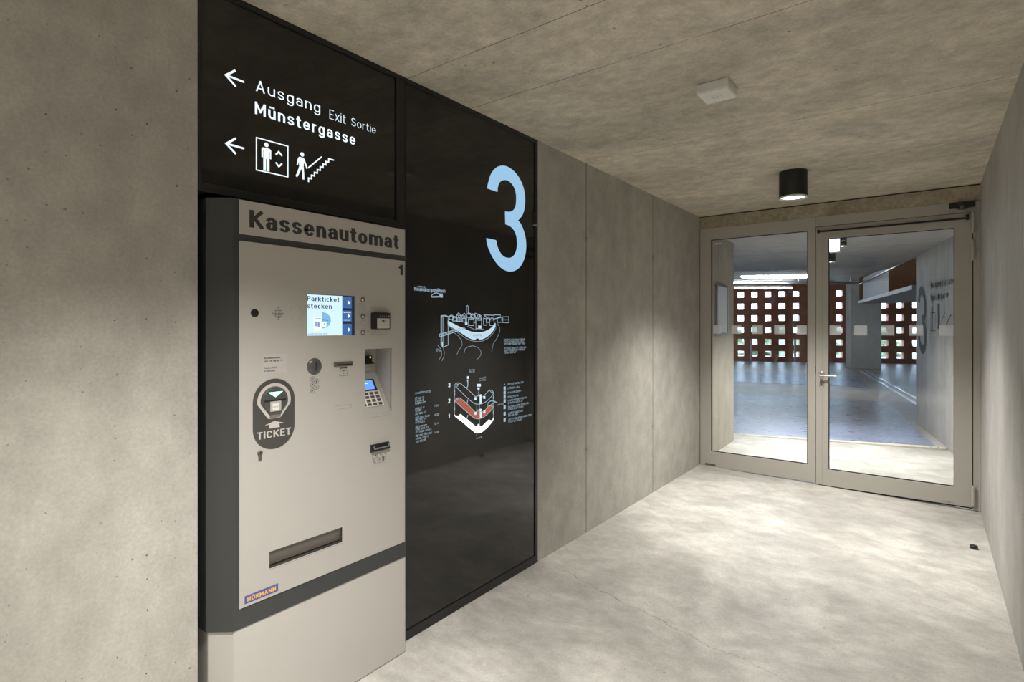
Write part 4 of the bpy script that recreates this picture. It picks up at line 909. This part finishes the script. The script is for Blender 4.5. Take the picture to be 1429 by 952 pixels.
# rails of the second drain running along the right side
rl = thing('drain_rail', (.9, 17, 0), 'shiny metal drain rail running along the deck floor to the pillar', 'drain')
r0, r1 = Vector((1.80, 13.0, -.02)), Vector((.0, 22.6, -.02)); rd_ = (r1-r0).normalized(); rn = Vector((rd_.y, -rd_.x, 0))
for o in (0, .17):
    m = MB(); q = [r0+rn*o, r0+rn*(o+.06), r1+rn*(o+.06), r1+rn*o]; m.prism([(p.x, p.y, -.03) for p in q], [(p.x, p.y, -.008) for p in q]); m.build('rail', 'galv', rl)
# walls of the vestibule and deck
m = MB(); pl4 = g(-9, -3.1); m.plan([(-.6, 6.1), (-.02, 6.1), (-.055, 7.49), (-.33, 7.40), (pl4.x, pl4.y), (pl4.x, pl4.y-.3), (-.6, 6.95)], -.3, GC+.2)
structure(m.build('wall_left', concrete('outer wall concrete', (.40, .375, .325), .11, .8, (1, 1, .8), .5, 20, .05, joints=(6.78,), jw=.007, jd=.6, streak=(3, 5, .35))), 'concrete wall to the left outside the glass', 'wall')
m = MB(); m.plan([(W, 6.1), (W+.4, 6.1), (W+.4, 10.9), (2.05, 10.9), (1.818, 10.72), (2.25, 8.3)], -.3, GC+.2)
structure(m.build('wall_right', concrete('numbered wall concrete', (.42, .405, .375), .11, .8, (1, 1, .8), .6, 16, .05, joints=(8.9,), jw=.012, jd=.35, streak=(3, 5, .3))), 'concrete wall with a dark grey 3 beyond the door', 'wall')
NP = Plane((2.25, 8.3), (1.818-2.25, 10.72-8.3), (-1, -.18))
NP.n = Vector((-NP.e.y, NP.e.x, 0))
wn = bpy.data.objects['wall_right.001']
Zw = zoomed(1260, 330, 5.01)
b0 = NP.p(*Zw([(167, 583)])[0]); b1 = NP.p(*Zw([(106, 583)])[0])
zt3 = NP.p(1286.5, 330+345/5.01)[1]; zb3 = NP.p(1286.5, 330+822/5.01)[1]
s3 = smoothed(THREE, {0, 16, 32, 33, 47, 48, 62})
d = Draw(NP, .004)
x0_, x1_ = b1[0], b0[0]
d.poly([(x0_+(x1_-x0_)*(x-92)/(378-92), zb3+(zt3-zb3)*(849-y)/(849-104)) for x, y in s3]); d.build('painted_numeral', 'wallpaint', wn)
d = Draw(NP, .004)
def wtext(s, u0, v0, vc, u1, w, cond=.8):
    a, z = NP.p(u0, v0); zt_ = NP.p(u0, vc)[1]; a1 = NP.p(u1, v0)[0]
    st, tot = layout(s, w, cond, .14); k = (a1-a)/tot; kz = zt_-z
    for pts, cl in st: d.ribbon([(a+x*k, z+y*kz) for x, y in pts], w*k*1.3, cl, wy=w*kz)
wtext('Ausgang', 1299.2, 403.8, 393.0, 1313.6, .16); wtext('Exit Sortie', 1315.8, 400.6, 391.2, 1331.0, .10); wtext('Münstergasse', 1299.2, 420.5, 410.5, 1324.2, .14)
q = [NP.p(*t) for t in Zw([(196, 535), (229, 531), (229, 660), (196, 660)])]; d.ribbon(q, .012, True)
a, z = NP.p(*Zw([(206, 655)])[0]); d.rect(a-.035, z, a+.035, z+.33); d.disc(a, z+.40, .035, .05)
a, z = NP.p(*Zw([(252, 645)])[0]); d.rect(a-.05, z, a+.05, z+.33); d.disc(a, z+.42, .04, .05); d.ribbon([NP.p(*t) for t in Zw([(272, 590), (296, 535)])], .014)
for k in range(5):
    t = Zw([(306+k*7, 622-k*14), (306+k*7, 608-k*14), (313+k*7, 608-k*14)]); d.ribbon([NP.p(*x) for x in t], .014)
d.build('painted_wayfinding', 'wallpaint', wn)
# ceiling of the deck: level at first, rising towards the lattice
m = MB(); y0 = 6.05
a = [Vector((-.6, 6.05, GC)), Vector((W+.4, 6.05, GC)), Vector((W+.4, 9.5, GC)), g(15, 3.5, GC), g(15, 18.4, 3.35), g(-9, 18.4, 3.35), g(-9, 3.5, GC), g(-9, -3.3, GC)]
m.f.append((0, 1, 2, 3, 6, 7)); m.f.append((3, 4, 5, 6)); m.v = a+[p+Vector((0, 0, .3)) for p in a]
m.f.append((8, 13+2, 14, 11, 10, 9)); m.f.append((11, 14, 13, 12))
structure(m.build('ceiling', 'garageceil'), 'dark concrete ceiling of the parking deck', 'ceiling')
# lattice of blocks with square openings
LP = Plane(g(0, 17.75), E20, -N20)
u0s = LP.p(1034.2, 411.4)
pitch, rowp, ow, oh = .545, .515, .255, .245
zr = [u0s[1]-rowp*k for k in range(6)]
hs = []
k0 = int((u0s[0]+9)/pitch)
for k in range(-k0, int((14.5-u0s[0])/pitch)):
    for z in zr: hs.append((u0s[0]+k*pitch-ow/2, u0s[0]+k*pitch+ow/2, z-oh/2, z+oh/2))
structure(MB().sheet(LP, -9.2, 15.2, -.3, 3.6, hs, -.3, 0).build('wall_far', 'brick'), 'red brown block wall pierced by rows of square openings', 'wall')
LS = Plane(g(-9, -3.2), N20, E20); hs = []  # unseen end wall, its openings shaped to let daylight onto the deck
for k in range(1, 38):
    for z in zr: hs.append((.2+k*pitch-ow/2, .2+k*pitch+ow/2, z-oh/2, z+oh/2))
structure(MB().sheet(LS, -.2, 21.6, -.3, 3.6, hs, -.3, 0).build('wall_side', 'brick'), 'unseen block wall at the left end of the deck, pierced for daylight', 'wall')
m = MB(); q = [g(15, -.5), g(15.3, -.5), g(15.3, 18.2), g(15, 18.2)]; m.plan([(p.x, p.y) for p in q], -.3, 3.6); 
q = [Vector((W+.4, 10.4, 0)), g(15.2, 1.5), g(15.2, 1.2), Vector((W+.4, 10.1, 0))]; m.plan([(p.x, p.y) for p in q], -.3, 3.6)
structure(m.build('wall_end', 'garageconc'), 'plain concrete end wall of the deck', 'wall')
# pillar
m = MB(); q = [(-.303, 23.409), (.62, 23.56), (.45, 24.5), (-.55, 24.3)]; m.plan(q, -.05, 3.4)
structure(m.build('pillar', 'garageconc'), 'broad concrete pillar standing before the block wall', 'pillar')
# glossy fascia above, running from the numbered wall
fa = thing('ceiling_fascia', (1.2, 13.7, GC), 'glossy brown and blue metal fascia hanging below the deck ceiling', 'fascia')
f0, f1 = Vector((1.815, 10.75, 0)), Vector((.56, 16.73, 0)); fe = (f1-f0).normalized(); FP = Plane(f0, fe, (-fe.y, fe.x)); fl_ = (f1-f0).length
za, zb_ = 2.62, 2.15
m = MB(); m.pbox(FP, 0, fl_*.37, zb_, za, -.5, 0); m.build('panel', 'brownmetal', fa)
m = MB(); m.pbox(FP, fl_*.37, fl_*.93, zb_, za+.08, -.5, 0); m.build('panel', 'bluepanel', fa) 
m = MB(); m.pbox(FP, fl_*.93, fl_, zb_, za+.12, -.9, .02); m.build('panel', 'brownmetal', fa)
m = MB(); m.pbox(FP, -.0, fl_, zb_-.07, zb_, -.9, .05); m.build('bottom_rail', plain('dull grey rail', (.22, .235, .27), .55, .2), fa)
m = MB(); m.pbox(FP, -.0, fl_, za-.045, za-.03, 0, .03); m.build('top_trim', 'galv', fa)
# fluorescent fittings
for (a, b, z, lab) in (((1035, 386), (1150, 386), 2.72, 'long fluorescent tube light under the deck ceiling, nearer one'), ((1025, 402), (1105, 402), 2.80, 'long fluorescent tube light under the deck ceiling, further one')):
    p, q = onz(*a, z), onz(*b, z); zc = z+.0
    t = thing('fluorescent_light', tuple((p+q)/2), lab, 'ceiling lamp', 'fluorescent lights in the garage')
    MB().tube(p, q, .030, n=14).build('tube', 'tube', t, smooth=True)
    dd = (q-p).normalized(); nn = Vector((-dd.y, dd.x, 0))*.025
    m = MB(); m.prism([p-nn+Vector((0,0,.032)), q-nn+Vector((0,0,.032)), q+nn+Vector((0,0,.032)), p+nn+Vector((0,0,.032))], [p-nn*.5+Vector((0,0,.085)), q-nn*.5+Vector((0,0,.085)), q+nn*.5+Vector((0,0,.085)), p+nn*.5+Vector((0,0,.085))]); m.build('housing', 'fitting', t)
    for f in (.2, .8):
        c = p+(q-p)*f; ne = (c-G0).dot(N20); zc = GC+(3.35-GC)*max(0, (ne-3.5)/14.9)
        MB().tube(c+Vector((0,0,.08)), (c.x, c.y, zc+.02), .008, n=8).build('hanger', 'fitting', t)
# conduit tray crossing beneath the ceiling
tr_ = thing('cable_tray', (-1, 16, 2.6), 'thin dark cable tray crossing the deck below the ceiling', 'cable tray')
p, q = onz(1015, 396.5, 2.62), onz(1262, 396.5, 2.62); dd = (q-p).normalized(); nn = Vector((-dd.y, dd.x, 0))*.05
m = MB(); m.prism([p-nn, q-nn, q+nn, p+nn], [x+Vector((0, 0, .05)) for x in (p-nn, q-nn, q+nn, p+nn)]); m.build('tray', 'galv', tr_)
for f in (.12, .4, .7, .93):
    c = p+(q-p)*f; ne = (c-G0).dot(N20); zc = GC+(3.35-GC)*max(0, (ne-3.5)/14.9)
    MB().tube((c.x, c.y, 2.65), (c.x, c.y, zc+.02), .012, n=8).build('hanger', 'galv', tr_)
# poles in front of the lattice
for u, lab in ((1047.5, 'thin grey pole by the block wall, left of the two'), (1108, 'thin grey pole by the block wall, right of the two')):
    c = LP.w(LP.p(u, 490)[0], 0, .25); t = thing('post', (c.x, c.y, -.02), lab, 'post', 'posts before the block wall')
    MB().tube((c.x, c.y, -.02), (c.x, c.y, .95), .04, n=14).build('shaft', 'galv', t, smooth=True)
    MB().tube((c.x, c.y, -.02), (c.x, c.y, .0), .09, n=14).build('foot', 'galv', t)
# small green sign hanging far back
c = LP.w(LP.p(1116.8, 420.5)[0], LP.p(1116.8, 420.5)[1], 2.0)
c = Vector((c.x, c.y, 2.62)); gs = thing('escape_sign', tuple(c), 'small green escape sign hanging before the block wall', 'sign')
m = MB(); m.prism([c+E20*-.12+Vector((0,0,-.06)), c+E20*.12+Vector((0,0,-.06)), c+E20*.12+Vector((0,0,.06)), c+E20*-.12+Vector((0,0,.06))], [x+N20*.06 for x in (c+E20*-.12+Vector((0,0,-.06)), c+E20*.12+Vector((0,0,-.06)), c+E20*.12+Vector((0,0,.06)), c+E20*-.12+Vector((0,0,.06)))]); m.build('sign_face', 'greensign', gs)
MB().tube(c+Vector((0, 0, .05)), (c.x, c.y, 3.25), .015, n=8).build('rod', 'galv', gs)
# vestibule fittings
downlight(1.16, 7.09, GC, 'black cylinder downlight outside the door beside the lit sign', 'downlights outside the door', 420)
downlight(.86, 8.72, GC, 'black cylinder downlight outside the door, behind the lit sign', 'downlights outside the door', 260)
ex = thing('illuminated_sign', (1.05, 6.63, GC), 'small bright white illuminated sign box hanging outside the door', 'sign')
c = onz(1163, 342, 2.373); 
m = MB(); m.box(c.x-.066, c.x+.066, c.y-.03, c.y+.03, c.z-.083, c.z+.083); m.build('sign_box', 'fitting', ex, bevel=.004)
MB().box(c.x-.060, c.x+.060, c.y-.033, c.y-.0305, c.z-.076, c.z+.076).build('sign_face', 'exitbox', ex)
MB().tube((c.x, c.y, c.z+.08), (c.x, c.y, GC), .008, n=10).build('rod', 'downblack', ex)
# framed notice on the outer left wall
nb_ = thing('notice_frame', (-.03, 6.85, 1.7), 'framed pale notice hanging on the concrete wall left outside the glass', 'notice frame')
VP = Plane((-.02, 6.1), (-.055+.02, 7.49-6.1), (1, .02)); VP.n = Vector((VP.e.y, -VP.e.x, 0))
n0, n1_ = VP.p(997.8, 430)[0], VP.p(1013.2, 430)[0]; nz1_ = VP.p(997.8, 396)[1]; nz0_ = VP.p(997.8, 467.5)[1]
MB().sheet(VP, n0, n1_, nz0_, nz1_, [(n0+.025, n1_-.025, nz0_+.025, nz1_-.025)], .0, .03).build('frame', 'galv', nb_, bevel=.002)
MB().pbox(VP, n0+.02, n1_-.02, nz0_+.02, nz1_-.02, .003, .018).build('sheet', 'paper', nb_)

# outdoors beyond the lattice
m = MB(); q = [g(-60, -40), g(60, -40), g(60, 70), g(-60, 70)]; m.prism([(p.x, p.y, -1.2) for p in q], [(p.x, p.y, -.9) for p in q]); structure(m.build('ground', 'soil'), 'ground outside the car park', 'ground')
import bmesh
M['bark'] = plain('tree bark', (.12, .09, .06), .9)
def tree(e, n, r, h):
    c = g(e, n); t = thing('tree', (c.x, c.y, -.9), 'pale green tree outside beyond the block wall openings', 'tree', 'trees beyond the block wall')
    MB().tube((c.x, c.y, -.9), (c.x, c.y, h*.6), .22, .12, 10).build('trunk', M['bark'], t, smooth=True)
    bm = bmesh.new(); bmesh.ops.create_icosphere(bm, subdivisions=4, radius=1)
    for v in bm.verts:
        f = 1+.22*math.sin(v.co.x*5+e)*math.sin(v.co.y*6+n)+.16*math.sin(v.co.z*9+e*2)*math.sin(v.co.x*8)+random.uniform(-.07, .07)
        v.co = Vector((v.co.x*r*f, v.co.y*r*f, v.co.z*h*.5*f+h*.42))
    me = bpy.data.meshes.new('crown'); bm.to_mesh(me); bm.free(); me.materials.append(M['foliage']); o = bpy.data.objects.new('crown', me); COL.objects.link(o); o.parent = t
for e, n, r, h in ((-10, 42, 2.7, 3.2), (-2, 44, 2.7, 2.6), (6, 43, 2.7, 2.9), (14, 44, 2.7, 2.7), (22, 43, 2.7, 3.2), (-6, 56, 2.7, 3.4), (2, 57, 2.7, 3.0), (10, 56, 2.7, 3.5), (18, 57, 2.7, 3.1)): tree(e, n, r, h)

# ------------------------------------------------------------------ sky, camera, view
w = bpy.data.worlds.new('sky'); S.world = w; w.use_nodes = True
bg = w.node_tree.nodes['Background']; bg.inputs[0].default_value = (.54, .75, 1.0, 1); bg.inputs[1].default_value = 11.0
cam = bpy.data.cameras.new('camera'); co = bpy.data.objects.new('camera', cam); COL.objects.link(co)
co.location = CAM; co.rotation_euler = (PI/2, 0, YAW); cam.sensor_width = 36; cam.sensor_fit = 'HORIZONTAL'; cam.lens = FPX*36/1429; cam.shift_y = (V0-476)/1429
cam.clip_start = .05; S.camera = co
S.view_settings.view_transform = 'Standard'; S.view_settings.look = 'None'; S.view_settings.gamma = 1; S.view_settings.use_curve_mapping = False
S.view_settings.exposure = .22
S.cycles.use_denoising = True; S.cycles.max_bounces = 12; S.cycles.diffuse_bounces = 6; S.cycles.transparent_max_bounces = 16; S.cycles.sample_clamp_indirect = 6
